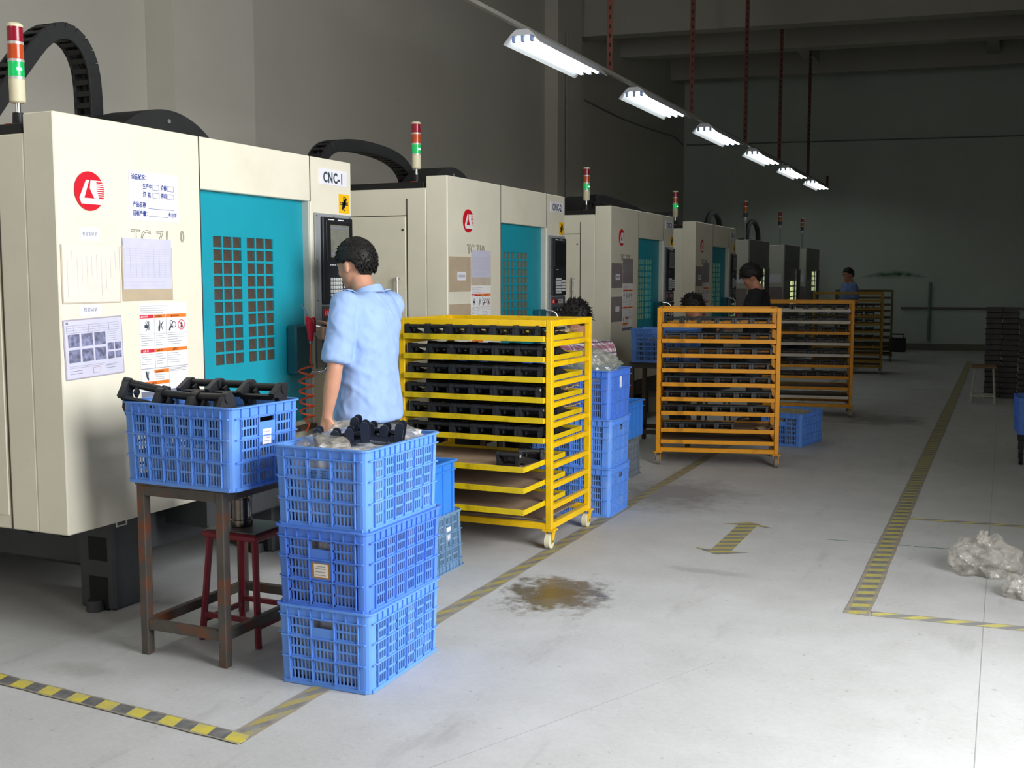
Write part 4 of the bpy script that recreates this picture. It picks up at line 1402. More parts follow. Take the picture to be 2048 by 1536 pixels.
# ------------------------------------------------------------------ slatted plastic crates
def crate_meshes(L, Wd, h, taper, mat):
    """returns body mesh, rim mesh and end plate mesh; long side along x"""
    wall = 0.006
    body, rim = MB(), MB()
    cr = 0.028                     # corner radius
    zr = [0.0, 0.014, h * 0.345, h * 0.615, h * 0.865, h]
    flg = 0.008

    def T(mb):
        out = []
        for x, y, z in mb.v:
            k = taper + (1 - taper) * z / h
            out.append((x * k, y * k, z))
        mb.v = out

    hx, hy = L / 2, Wd / 2
    # rounded corner columns
    for sx in (-1, 1):
        for sy in (-1, 1):
            pts = []
            for q in range(5):
                a = pi / 2 * q / 4
                pts.append((hx - cr + cr * sin(a), hy - cr + cr * cos(a)))
            outer = [(hx - 0.060, hy)] + pts + [(hx, hy - 0.050)]
            inner = [(hx - wall, hy - 0.050), (hx - wall, hy - cr), (hx - cr, hy - wall), (hx - 0.060, hy - wall)]
            poly = [(sx * a, sy * b) for a, b in outer + inner]
            body.prism(poly, 0.0, h - 0.004, 'z')

    def side(n, axis, half, other, reach, handle):
        """one long or short side on both signs"""
        a0, a1 = -half + reach, half - reach
        cw = (a1 - a0) / n
        for s in (-1, 1):
            def bx(u0, u1, z0, z1, d0, d1, mb=body):
                o0, o1 = sorted((s * (other - d0), s * (other - d1)))
                if axis == 'x':
                    mb.box(u0, u1, o0, o1, z0, z1)
                else:
                    mb.box(o0, o1, u0, u1, z0, z1)
            # horizontal flanges
            for z in zr[2:5]:
                bx(-half + cr * .6, half - cr * .6, z - 0.002, z + 0.002, -flg, wall)
            bx(-half + cr * .6, half - cr * .6, 0.0, zr[1], -flg * 0.5, wall)
            # upper solid band with short ribs
            bx(a0, a1, zr[4], h - 0.004, 0, wall)
            for k in range(2 * n + 1):
                u = a0 + k * cw / 2
                bx(u - 0.0016, u + 0.0016, zr[4], h - 0.004, -flg * 0.8, 0)
            # column ribs
            for k in range(n + 1):
                u = a0 + k * cw
                bx(u - 0.0022, u + 0.0022, zr[1], zr[4], -flg * 0.8, 0)
                bx(u - 0.0075, u + 0.0075, zr[1], zr[4], 0, wall)
            # slats
            for r_ in range(3):
                za, zc = zr[1 + r_], zr[2 + r_]
                for k in range(n):
                    ua, ub = a0 + k * cw, a0 + (k + 1) * cw
                    hand = handle and n == 3 and k == 1 and r_ == 2
                    if hand:
                        bx(ua, ub, za, za + (zc - za) * 0.50, -0.001, wall)
                        bx(ua, ub, zc - 0.008, zc, 0, wall)
                        continue
                    m = 5 if n == 3 else 4
                    sp = (ub - ua) / (m + 1)
                    for q in range(1, m + 1):
                        bx(ua + q * sp - 0.0030, ua + q * sp + 0.0030, za, zc, 0.0008, wall - 0.0008)
                    for zz in (za + 0.004, (za + zc) / 2, zc - 0.004):
                        bx(ua, ub, zz - 0.0045, zz + 0.0045, 0, wall)
    side(6, 'x', hx, hy, 0.055, False)
    side(3, 'y', hy, hx, 0.048, True)
    # bottom grid
    for k in range(9):
        x = -hx + 0.02 + k * (L - 0.04) / 8
        body.box(x - 0.006, x + 0.006, -hy + 0.01, hy - 0.01, 0.002, 0.008)
    for k in range(6):
        y = -hy + 0.02 + k * (Wd - 0.04) / 5
        body.box(-hx + 0.01, hx - 0.01, y - 0.006, y + 0.006, 0.001, 0.007)
    # rim: rounded flange loop
    def loop(off, c, z):
        out = []
        for cx, cy, a0 in ((hx - cr, hy - cr, 0), (-hx + cr, hy - cr, 90), (-hx + cr, -hy + cr, 180), (hx - cr, -hy + cr, 270)):
            for q in range(5):
                a = RD(a0 + 90 * q / 4)
                out.append((cx + (cr + off) * cos(a), cy + (cr + off) * sin(a), z))
        return out
    ro = [loop(-wall, cr, h - 0.006), loop(0.010, cr, h - 0.006), loop(0.010, cr, h), loop(-wall, cr, h), loop(-wall, cr, h - 0.006)]
    rim.rings(ro, caps=False)
    T(body)
    T(rim)
    return body.mesh('crate_body', mat), rim.mesh('crate_rim', mat)


CR_L, CR_W, CR_H = 0.565, 0.402, 0.305
TP = 0.965
CRM = {}


def crate(label, loc, rz, matkey, group, rot=None, h=CR_H, sub=None):
    k = (matkey, h)
    if k not in CRM:
        CRM[k] = crate_meshes(CR_L, CR_W, h, TP, M[matkey])
    t = thing('plastic_crate', label, 'crate', loc, rz, group, rot)
    b = put('crate_body', CRM[k][0], t)
    b['kind'] = 'stuff'
    put('crate_rim', CRM[k][1], t)
    return t


def lumps(name, label, loc, rz, L, Wd, h, mat, seed, amp=0.03, cat='parts', fall=0.02, n=26):
    """filled heap inside a crate"""
    vs, fs = [], []
    nx, ny = n, int(n * 0.7)
    top = []
    for j in range(ny + 1):
        for i in range(nx + 1):
            x = L * (i / nx - 0.5)
            y = Wd * (j / ny - 0.5)
            e = min(i, nx - i, j * 1.4, (ny - j) * 1.4) / nx
            z = h + amp * noise.fractal((x * 11 + seed, y * 11, seed * 1.7), 0.8, 2.0, 3) - fall * max(0, 1 - e * 9)
            vs.append((x, y, z))
    for j in range(ny):
        for i in range(nx):
            a = j * (nx + 1) + i
            fs.append((a, a + 1, a + nx + 2, a + nx + 1))
    edge = [i for i in range(nx + 1)] + [(j + 1) * (nx + 1) - 1 for j in range(1, ny + 1)] + [ny * (nx + 1) + i for i in range(nx - 1, -1, -1)] + [j * (nx + 1) for j in range(ny - 1, 0, -1)]
    m0 = len(vs)
    for q in edge:
        x, y, z = vs[q]
        vs.append((x * 0.93, y * 0.93, 0))
    for k in range(len(edge)):
        a, b = edge[k], edge[(k + 1) % len(edge)]
        fs.append((b, a, m0 + k, m0 + (k + 1) % len(edge)))
    fs.append(tuple(range(m0, m0 + len(edge))))
    o = put(name, MB().add(vs, fs).mesh(name, mat, smooth=70), None, loc, (0, 0, rz))
    tag(o, label, cat)
    return o


# stack of three in front of the camera: long side runs along the aisle
SX, SY = -2.265, 3.620
GS = 'blue crates stacked three high in the foreground'
h0 = 0.300
labs = ['light blue slatted crate at the bottom of the foreground stack', 'deeper blue slatted crate with a white ticket, middle of the foreground stack', 'light blue slatted crate with brush writing, top of the foreground stack']
stack = []
for k in range(3):
    rz = RD(90 + (1.0, -0.6, 0.4)[k])
    stack.append(crate(labs[k], (SX + (0, 0.004, -0.004)[k], SY + (0, 0.0, 0.004)[k], 0.002 + k * h0), rz, ('blue', 'bluedeep', 'blue')[k], GS))
    lumps('wrapped_parts', ('plastic-wrapped metal parts filling the bottom crate of the foreground stack', 'plastic-wrapped metal parts filling the middle crate of the foreground stack', 'plastic-wrapped metal parts heaped in the top crate of the foreground stack')[k],
          (SX, SY, 0.012 + k * h0), rz, 0.470, 0.310, 0.262 if k == 2 else 0.25, M['wrapped'], 3 + k, 0.012)
# writing plate and ticket on the short end facing the camera (crate local -x after the turn)
ENDF = Matrix(((0, 0, -1, 0), (-1, 0, 0, 0), (0, 1, 0, 0), (0, 0, 0, 1)))    # faces local -x; reads along local -y


def end_plate(c, z0, z1, name, mat, y0=-0.048, y1=0.048, off=0.0):
    def xo(z):
        return -(CR_L / 2) * (TP + (1 - TP) * z / CR_H) - 0.0015 - off
    mb = MB()
    mb.add([(xo(z0), y0, z0), (xo(z0), y1, z0), (xo(z1), y1, z1), (xo(z1), y0, z1), (xo(z0) + 0.003, y0, z0), (xo(z0) + 0.003, y1, z0), (xo(z1) + 0.003, y1, z1), (xo(z1) + 0.003, y0, z1)],
           [(0, 1, 2, 3), (4, 7, 6, 5), (0, 4, 5, 1), (1, 5, 6, 2), (2, 6, 7, 3), (3, 7, 4, 0)])
    return mb.build(name, mat, c)


pl3 = end_plate(stack[2], 0.185, 0.228, 'label_plate', M['blue'], off=0.0)
me = text_mesh('健 润', 0.040, M['inkgreen'], 0.85, 'CENTER', weight=-0.0003, frame=ENDF)
put('brush_writing', me, pl3, (-(CR_L / 2) * 0.990 - 0.0035, 0.0, 0.190), (0, RD(-2), 0))
end_plate(stack[1], 0.110, 0.182, 'label_plate', M['bluedeep'])
tp = end_plate(stack[1], 0.122, 0.172, 'paper_ticket', M['papercream'], -0.030, 0.030, 0.003)
end_plate(stack[1], 0.116, 0.175, 'old_glue_patch', pmx('brown_glue', S(170, 120, 50)), -0.040, 0.040, 0.001)
tk = MB()
for z_ in (0.130, 0.142, 0.154, 0.163):
    x_ = -(CR_L / 2) * (TP + (1 - TP) * z_ / CR_H) - 0.0053
    tk.box(x_ - 0.0005, x_, -0.022, 0.016 if z_ > 0.16 else 0.024, z_ - 0.0009, z_ + 0.0009)
o = tk.build('ticket_writing', M['inkgrey'], tp)
o['kind'] = 'stuff'
pl1 = end_plate(stack[0], 0.185, 0.228, 'label_plate', M['blue'])


# loose black lug castings on top of the stack
def lug_mesh():
    mb = MB()
    mb.box(-0.10, 0.10, -0.028, 0.028, 0, 0.016)
    mb.box(-0.055, 0.055, -0.050, 0.050, 0, 0.012)
    for x, hgt in ((-0.09, 0.075), (-0.025, 0.060), (0.03, 0.062), (0.09, 0.080)):
        for y in (-0.032, 0.022):
            n = 8
            pts = [(x - 0.015, 0.0), (x - 0.017, hgt - 0.02)] + [(x + 0.017 * cos(pi - pi * q / n), hgt - 0.018 + 0.018 * sin(pi - pi * q / n)) for q in range(n + 1)] + [(x + 0.015, 0.0)]
            mb.prism(pts, y, y + 0.010, 'y')
    mb.cyl((-0.09, 0, 0.03), (0.09, 0, 0.03), 0.011, n=10)
    return mb.mesh('lug_casting', pmx('blue_black_paint', S(30, 36, 50), rough=0.35), smooth=35)


LUG = lug_mesh()
for (x, y, z, a, b, lab) in ((-2.30, 3.56, 1.150 - 0.26, RD(25), RD(-6), 'black lug casting lying nearest on the top crate of the foreground stack'), (-2.235, 3.70, 1.158 - 0.26, RD(18), RD(8), 'black lug casting standing behind another on the foreground stack')):
    o = put('lug_casting', LUG, None, (x, y, z), (RD(4), b, a))
    tag(o, lab, 'casting', 'lug castings on the foreground stack')


def crumple(name, label, loc, size, mat, seed, cat='bag', rz=0, n=4, spike=0.25, tails=0):
    """crumpled clear film: folded sphere with sharp creases"""
    bm = bmesh.new()
    bmesh.ops.create_icosphere(bm, subdivisions=n, radius=1)
    for v in bm.verts:
        p = v.co.copy()
        r_ = 1 + 0.9 * spike * noise.noise(p * 1.4 + Vector((seed, 0, 0))) + 0.14 * noise.noise(p * 3.1 + Vector((0, seed, 2)))
        for q_, (fr, am) in enumerate(((1.7, 0.20), (3.4, 0.07))):
            rd = 1 - abs(noise.noise(p * fr + Vector((seed * 2 + q_, 1, 3)))) * 2.2
            r_ += am * max(-0.4, rd)
        q = p * r_
        v.co = Vector((q.x * size[0], q.y * size[1], max(-0.55, q.z) * size[2] + 0.55 * size[2]))
    me = bpy.data.meshes.new(name)
    bm.to_mesh(me)
    bm.free()
    me.materials.append(mat)
    o = put(name, me, None, loc, (0, 0, rz))
    tag(o, label, cat)
    if tails:
        r2 = random.Random(seed)
        for k in range(tails):
            a = r2.uniform(0.3, 2.8)
            mb = MB()
            p0 = Vector((size[0] * 0.5 * cos(a), size[1] * 0.4 * sin(a), size[2] * 1.25))
            pts = [p0, p0 + Vector((0.01, 0.0, 0.03)), p0 + Vector((0.005 + 0.02 * cos(a), 0.0, 0.065))]
            mb.tube(pts, 0.02, 6, rads=[0.030, 0.012, 0.018], flat=0.5)
            mb.build('twisted_neck', mat, o)
    return o


crumple('plastic_film', 'crumpled clear film bulging at the near left of the top foreground crate', (-2.35, 3.50, 0.868), (0.085, 0.10, 0.042), M['bag'], 2, 'film', 0.3, 3)
crumple('plastic_film', 'crumpled clear film at the far end of the top foreground crate', (-2.22, 3.80, 0.872), (0.11, 0.06, 0.04), M['bag'], 5, 'film', 0.2, 3)
crumple('plastic_film', 'pale folded film standing up behind the castings on the foreground stack', (-2.39, 3.72, 0.875), (0.05, 0.10, 0.05), M['bag'], 9, 'film', 0.1, 3)


# ------------------------------------------------------------------ work tables
def steel_table(label, x0, x1, y0, y1, h, mat='rust', top='bluetable', group=None):
    t = thing('steel_table', label, 'table', ((x0 + x1) / 2, (y0 + y1) / 2, 0), 0, group)
    w, d = (x1 - x0) / 2, (y1 - y0) / 2
    s = 0.038
    for sx in (-1, 1):
        for sy in (-1, 1):
            cx, cy = sx * (w - s / 2), sy * (d - s / 2)
            MB().box(cx - s / 2, cx + s / 2, cy - s / 2, cy + s / 2, 0, h - 0.012).build('leg', M[mat], t, bevel=0.003)
    for sy in (-1, 1):
        cy = sy * (d - s / 2)
        MB().box(-w + s, w - s, cy - s / 2 + .001, cy + s / 2 - .001, h - 0.055, h - 0.013).build('apron_rail', M[mat], t, bevel=0.002)
        MB().box(-w + s, w - s, cy - 0.014, cy + 0.014, 0.105, 0.145).build('stretcher', M[mat], t, bevel=0.002)
    for sx in (-1, 1):
        cx = sx * (w - s / 2)
        MB().box(cx - s / 2 + .001, cx + s / 2 - .001, -d + s, d - s, h - 0.055, h - 0.013).build('apron_rail', M[mat], t, bevel=0.002)
        MB().box(cx - 0.014, cx + 0.014, -d + s, d - s, 0.105, 0.145).build('stretcher', M[mat], t, bevel=0.002)
    MB().box(-w - 0.004, w + 0.004, -d - 0.004, d + 0.004, h - 0.012, h).build('table_top', M[top], t, bevel=0.002)
    return t


steel_table('rusty steel table carrying a blue crate in front of the nearest machine', -3.155, -2.725, 3.362, 4.02, 0.712)
TC = (-2.900, 3.525)
tc_ = crate('blue slatted crate of black brackets on the rusty table', (TC[0], TC[1], 0.7125), RD(-3), 'blue', 'blue crates on the machine tables', h=0.325)
lumps('wrapped_parts', 'dark and pale parts packed inside the crate on the rusty table', (TC[0], TC[1], 0.722), RD(-3), 0.455, 0.30, 0.10, M['wrapped'], 21, 0.01)
# white ticket on the short end facing right
def end_plate_px(c, z0, z1, name, mat, y0, y1, off, h):
    def xo(z):
        return (CR_L / 2) * (TP + (1 - TP) * z / h) + 0.0015 + off
    mb = MB()
    mb.add([(xo(z0), y0, z0), (xo(z0), y1, z0), (xo(z1), y1, z1), (xo(z1), y0, z1), (xo(z0) - 0.003, y0, z0), (xo(z0) - 0.003, y1, z0), (xo(z1) - 0.003, y1, z1), (xo(z1) - 0.003, y0, z1)],
           [(0, 1, 2, 3), (4, 7, 6, 5), (0, 4, 5, 1), (1, 5, 6, 2), (2, 6, 7, 3), (3, 7, 4, 0)])
    return mb.build(name, mat, c)


end_plate_px(tc_, 0.175, 0.255, 'label_plate', M['blue'], -0.050, 0.050, 0.0, 0.325)
pt = end_plate_px(tc_, 0.165, 0.225, 'paper_ticket', M['paper'], -0.030, 0.022, 0.003, 0.325)
tk = MB()
for z_ in (0.178, 0.190, 0.202, 0.214):
    x_ = (CR_L / 2) * (TP + (1 - TP) * z_ / 0.325) + 0.0050
    tk.box(x_, x_ + 0.0005, -0.024, 0.014, z_ - 0.0009, z_ + 0.0009)
o = tk.build('ticket_writing', M['inkgrey'], pt)
o['kind'] = 'stuff'
gb = 'black brackets resting on the rim of the table crate'
for (x, y, z, rx, ry, rz, lab) in (
        (-3.115, 3.350, 1.035, -38, 12, 20, 'black bracket jutting out over the left rim of the table crate'),
        (-2.955, 3.345, 1.005, -34, 4, 4, 'black bracket on the front rim of the table crate, middle of three'),
        (-2.785, 3.340, 1.005, -34, -2, -6, 'black bracket at the front right corner of the table crate'),
        (-3.020, 3.560, 1.060, -62, -1, -3, 'black bracket in the back row of the table crate, leftmost'),
        (-2.865, 3.562, 1.060, -62, -1, -2, 'black bracket in the back row of the table crate, in the middle'),
        (-2.705, 3.555, 1.055, -62, 0, 2, 'black bracket in the back row of the table crate, rightmost')):
    o = put('cast_bracket', BRK, None, (x, y, z), (RD(rx), RD(ry), RD(rz)))
    tag(o, lab, 'bracket', gb)

# red stool with a steel mug under the table
st = thing('low_stool', 'dull red metal stool with a grey seat tucked under the rusty table', 'stool', (-2.905, 3.745, 0))
for sx in (-1, 1):
    for sy in (-1, 1):
        MB().tube([(sx * 0.145, sy * 0.135, 0), (sx * 0.115, sy * 0.105, 0.445)], 0.014, 6).build('leg', M['redpaint'], st)
for sx in (-1, 1):
    MB().box(sx * 0.138 - .008, sx * 0.138 + .008, -0.125, 0.125, 0.075, 0.095).build('stretcher', M['redpaint'], st)
for sy in (-1, 1):
    MB().box(-0.13, 0.13, sy * 0.128 - .008, sy * 0.128 + .008, 0.10, 0.12).build('stretcher', M['redpaint'], st)
MB().box(-0.142, 0.142, -0.132, 0.132, 0.440, 0.470).build('seat_frame', M['redpaint'], st, bevel=0.008)
MB().box(-0.128, 0.128, -0.118, 0.118, 0.470, 0.476).build('seat', M['stooltop'], st, bevel=0.002)
mg = thing('steel_mug', 'dark shiny steel mug with a wire handle on the red stool', 'mug', (-2.925, 3.73, 0.4765))
MB().lathe([(0.044, 0), (0.047, 0.004), (0.047, 0.030), (0.044, 0.034), (0.044, 0.118), (0.047, 0.122), (0.047, 0.146), (0.044, 0.150), (0.041, 0.150), (0.041, 0.02)], 28).build('mug_body', M['gunmetal'], mg, smooth=35)
MB().tube(catmull([(0.040, -0.020, 0.130), (0.065, -0.035, 0.125), (0.072, -0.04, 0.095), (0.070, -0.038, 0.055), (0.060, -0.032, 0.035), (0.040, -0.020, 0.032)], 0.008), 0.004, 6).build('wire_handle', M['chrome'], mg, smooth=60)


# ------------------------------------------------------------------ solid bins and upturned crates beside the racks
def solid_bin(label, loc, rz, L, Wd, h, mat, group):
    t = thing('plastic_bin', label, 'bin', loc, rz, group)
    hx, hy, w = L / 2, Wd / 2, 0.005
    mb = MB()
    mb.box(-hx, hx, -hy, hy, 0, w)
    for s in (-1, 1):
        mb.box(-hx, hx, *sorted((s * hy, s * (hy - w))), w, h - 0.01)
        mb.box(*sorted((s * hx, s * (hx - w))), -hy + w, hy - w, w, h - 0.01)
    mb.build('bin_shell', mat, t)
    for s in (-1, 1):
        MB().box(-hx - 0.014, hx + 0.014, *sorted((s * (hy + 0.014), s * (hy - w))), h - 0.012, h).build('bin_rim', mat, t, bevel=0.002)
        MB().box(*sorted((s * (hx + 0.014), s * (hx - w))), -hy, hy, h - 0.012, h).build('bin_rim', mat, t, bevel=0.002)
        MB().box(-hx - 0.008, hx + 0.008, *sorted((s * (hy + 0.008), s * hy)), h - 0.055, h - 0.048).build('bin_band', mat, t)
        MB().box(*sorted((s * (hx + 0.008), s * hx)), -hy, hy, h - 0.055, h - 0.048).build('bin_band', mat, t)
        for k in range(5):
            x = -hx + 0.03 + k * (L - 0.06) / 4
            MB().box(x - 0.004, x + 0.004, *sorted((s * (hy + 0.007), s * hy)), 0.0, h - 0.012).build('bin_rib', mat, t)
        for k in range(3):
            y = -hy + 0.03 + k * (Wd - 0.06) / 2
            MB().box(*sorted((s * (hx + 0.007), s * hx)), y - 0.004, y + 0.004, 0.0, h - 0.012).build('bin_rib', mat, t)
    return t


def upturned(label, x, y, rz, matkey, group, h=CR_H):
    return crate(label, (x, y, h), 0, matkey, group, rot=(pi, 0, rz), h=h)


uc = upturned('grey-blue upturned crate on the floor between worker and near yellow rack', -2.80, 4.90, RD(90), 'bluegrey', 'upturned crates on the floor')
MB().box(0.10, 0.16, 0.190, 0.1955, 0.075, 0.145).build('paper_ticket', M['paper'], uc)
solid_bin('bright blue solid bin on the upturned crate by the near yellow rack', (-2.765, 4.86, CR_H + .001), RD(90), 0.46, 0.315, 0.275, M['blueplate'], 'solid blue bins')
upturned('dusty grey upturned crate on the floor behind the second crate stack', -2.775, 7.97, RD(90), 'greycrate', 'upturned crates on the floor', 0.34)
solid_bin('blue solid bin on the dusty grey crate behind the second stack', (-2.64, 7.80, 0.341), RD(90), 0.44, 0.30, 0.27, M['blueplate'], 'solid blue bins')

# second stack behind the near yellow rack
GS2 = 'blue crates stacked three high behind the near yellow rack'
for k, lab in enumerate(('blue slatted crate at the bottom of the stack behind the near yellow rack', 'blue slatted crate in the middle of the stack behind the near yellow rack', 'deeper blue slatted crate on top of the stack behind the near yellow rack')):
    c = crate(lab, (-2.525, 6.755, 0.002 + k * 0.312), RD((0, 1, -1)[k]), ('blue', 'blue', 'bluedeep')[k], GS2, h=0.317)
    lumps('wrapped_parts', 'wrapped parts packed in the %s crate behind the near yellow rack' % ('bottom', 'middle', 'top')[k], (-2.525, 6.755, 0.012 + k * 0.312), 0, 0.470, 0.310, 0.25, M['wrapped'], 30 + k, 0.012)
    if k == 2:
        end_plate_px(c, 0.19, 0.27, 'paper_ticket', M['paper'], -0.02, 0.012, 0.0, 0.317)
crumple('plastic_bag', 'greenish clear plastic bag bulging from the stack beside the seated worker', (-2.44, 6.74, 0.905), (0.15, 0.11, 0.095), M['baggreen'], 4, 'bag', 0.2, 4)

# crates on the tables of the second and third machines
steel_table('dark steel table under a blue crate at the second machine, behind the yellow rack', -3.36, -2.93, 6.42, 7.0, 0.76)
crate('blue crate on a table behind the near yellow rack', (-3.120, 6.66, 0.7605), RD(2), 'blue', 'blue crates on the machine tables')
lumps('wrapped_parts', 'dark parts inside the crate behind the near yellow rack', (-3.120, 6.66, 0.7705), 0, 0.46, 0.30, 0.19, M['wrapped'], 41, 0.01)
steel_table('dark steel table under a blue crate at the third machine', -3.12, -2.55, 9.62, 10.05, 0.765)
crate('blue crate on a table left of the amber rack', (-2.820, 9.78, 0.7655), RD(0), 'blue', 'blue crates on the machine tables')
lumps('black_parts', 'dark parts filling the crate left of the amber rack', (-2.820, 9.78, 0.7755), 0, 0.46, 0.30, 0.20, M['blackpart'], 43, 0.012)

# crate on the floor beyond the amber rack
c5 = crate('blue slatted crate of scrap on the floor right of the amber rack', (-1.77, 10.36, 0.002), RD(90 - 11), 'blue', 'blue crates on the floor')
lumps('scrap_film', 'pale scrap film and rags filling the crate right of the amber rack', (-1.77, 10.36, 0.012), RD(79), 0.470, 0.310, 0.27, pmx('pale_rag', S(150, 140, 112), var=0.2, scale=20), 51, 0.04, 'scrap')

# clear plastic bags on the right
crumple('plastic_bag', 'large crumpled clear plastic bag of scrap on the floor at right', (-0.045, 6.14, 0.0), (0.150, 0.13, 0.110), M['bag'], 11, 'bag', 0.3, 5, 0.36, 2)
crumple('plastic_bag', 'small clear plastic bag on the floor at the right picture edge', (0.13, 5.72, 0.0), (0.075, 0.075, 0.065), M['bag'], 17, 'bag', 0.0, 4, 0.3)


# ------------------------------------------------------------------ dark stacks, stool and trolley on the right
def stacking_tray_mesh():
    mb = MB()
    w, d, h = 0.185, 0.36, 0.060
    mb.box(-w / 2, w / 2, -d / 2, d / 2, 0, 0.008)
    for s in (-1, 1):
        mb.box(-w / 2, w / 2, *sorted((s * d / 2, s * (d / 2 - 0.006))), 0.008, h)
        mb.box(*sorted((s * w / 2, s * (w / 2 - 0.006))), -d / 2 + .006, d / 2 - .006, 0.008, h)
        mb.box(-w / 2 - 0.008, w / 2 + 0.008, *sorted((s * (d / 2 + 0.008), s * (d / 2 - 0.006))), h - 0.010, h)
        mb.box(*sorted((s * (w / 2 + 0.008), s * (w / 2 - 0.006))), -d / 2, d / 2, h - 0.010, h)
    return mb.mesh('stacking_tray', M['traydark'])


NUM = ['lowest', 'second', 'third', 'fourth', 'fifth', 'sixth', 'seventh', 'eighth', 'ninth', 'tenth', 'eleventh', 'twelfth', 'thirteenth', 'fourteenth', 'fifteenth', 'sixteenth', 'seventeenth']
STM = stacking_tray_mesh()
for col, (x, y, n, base, lab) in enumerate(((-0.110, 15.55, 17, 0.0, 'leftmost tall column behind the stool'), (0.085, 15.50, 17, 0.0, 'second tall column behind the stool'), (0.285, 15.2, 15, 0.0, 'column cut by the right picture edge'))):
    for k in range(n):
        o = put('stacking_tray', STM, None, (x + rnd.uniform(-.006, .006), y + rnd.uniform(-.01, .01), base + k * 0.0685), (0, 0, rnd.uniform(-.03, .03)))
        tag(o, '%s black tray from the floor in the %s' % (NUM[k], lab), 'tray', 'stacked black trays at right, column %s' % ('one', 'two', 'three')[col])
sl = thing('work_stool', 'pale-legged stool with a brown wooden seat before the black tray stacks', 'stool', (-0.20, 14.75, 0))
for sx in (-1, 1):
    for sy in (-1, 1):
        MB().tube([(sx * 0.135, sy * 0.13, 0), (sx * 0.105, sy * 0.10, 0.43)], 0.013, 6).build('leg', M['stoolwhite'], sl)
for sx in (-1, 1):
    MB().box(sx * 0.130 - .007, sx * 0.130 + .007, -0.12, 0.12, 0.08, 0.10).build('stretcher', M['stoolwhite'], sl)
for sy in (-1, 1):
    MB().box(-0.125, 0.125, sy * 0.125 - .007, sy * 0.125 + .007, 0.08, 0.10).build('stretcher', M['stoolwhite'], sl)
MB().box(-0.14, 0.14, -0.135, 0.135, 0.43, 0.462).build('seat', M['stoolwood'], sl, bevel=0.006)
dl = thing('crate_dolly', 'black wheeled dolly under a blue crate at the right picture edge', 'dolly', (0.40, 10.05, 0))
MB().box(-0.26, 0.26, -0.20, 0.20, 0.20, 0.25).build('dolly_deck', M['black'], dl, bevel=0.006)
for sx in (-1, 1):
    for sy in (-1, 1):
        MB().box(sx * 0.23 - .02, sx * 0.23 + .02, sy * 0.17 - .02, sy * 0.17 + .02, 0.08, 0.20).build('dolly_leg', M['black'], dl)
        MB().cyl((sx * 0.23 - .015, sy * 0.17, 0.05), (sx * 0.23 + .015, sy * 0.17, 0.05), 0.05, n=18).build('dolly_wheel', M['rubber'], dl, smooth=40)
crate('blue crate on the black dolly at the right picture edge', (0.40, 10.05, 0.2505), RD(4), 'bluedeep', 'blue crates on the floor')
bx_ = thing('tool_case', 'dark tool case with a carrying handle standing by the end wall', 'case', (-2.02, 24.35, 0))
MB().box(-0.16, 0.16, -0.12, 0.12, 0.0, 0.26).build('case_body', M['shadowgrey'], bx_, bevel=0.015)
MB().box(-0.165, 0.165, -0.125, 0.125, 0.26, 0.29).build('case_lid', M['black'], bx_, bevel=0.006)
MB().tube([(-0.12, 0, 0.28), (-0.12, 0, 0.37), (0.12, 0, 0.37), (0.12, 0, 0.28)], 0.016, 8).build('carrying_handle', M['black'], bx_)

# ------------------------------------------------------------------ hanging fluorescent lamps
LX, LZ = -3.45, 3.345
GL = 'fluorescent lamps hung in a line over the machines'
spans = [(2.15, 3.70), (4.85, 6.40), (7.90, 9.45), (10.68, 12.28), (13.49, 15.12), (16.30, 17.95), (18.95, 20.62), (21.60, 23.30)]
names = ['three-tube fluorescent lamp hanging over the nearest machine, above the picture', 'three-tube fluorescent lamp hanging between the first two machines, above the picture', 'bright three-tube fluorescent lamp, largest of the six in view', 'second three-tube fluorescent lamp of the six in view', 'third three-tube fluorescent lamp of the six in view', 'fourth three-tube fluorescent lamp of the six in view', 'fifth three-tube fluorescent lamp of the six in view', 'farthest three-tube fluorescent lamp, close to the end wall']
for (y0, y1), lab in zip(spans, names):
    t = thing('fluorescent_lamp', lab, 'lamp', (LX, (y0 + y1) / 2, LZ), 0, GL)
    L = (y1 - y0) / 2
    hs = MB()
    hs.prism([(-0.155, -0.030), (-0.150, -0.032), (-0.085, 0.030), (0.085, 0.030), (0.150, -0.032), (0.155, -0.030), (0.090, 0.042), (0.05, 0.075), (-0.05, 0.075), (-0.090, 0.042)], -L, L, 'y')
    hs.build('reflector_housing', M['fixture'], t)
    for x in (-0.075, 0.0, 0.075):
        tb = MB().cyl((x, -L + 0.05, 0.0), (x, L - 0.05, 0.0), 0.0155, n=12).build('tube', M['tubelit'], t, smooth=40)
        for s in (-1, 1):
            MB().box(x - 0.012, x + 0.012, *sorted((s * (L - 0.05), s * (L - 0.012))), -0.014, 0.034).build('tube_holder', M['tubecap'], tb)
tr = MB().box(LX - 0.018, LX + 0.018, 2.2, 23.75, LZ + 0.077, LZ + 0.107).build('lamp_trunking', M['conduit'])
tag(tr, 'long thin grey trunking carrying the row of fluorescent lamps', 'trunking')
ordn = ['first', 'second', 'third', 'fourth', 'fifth']
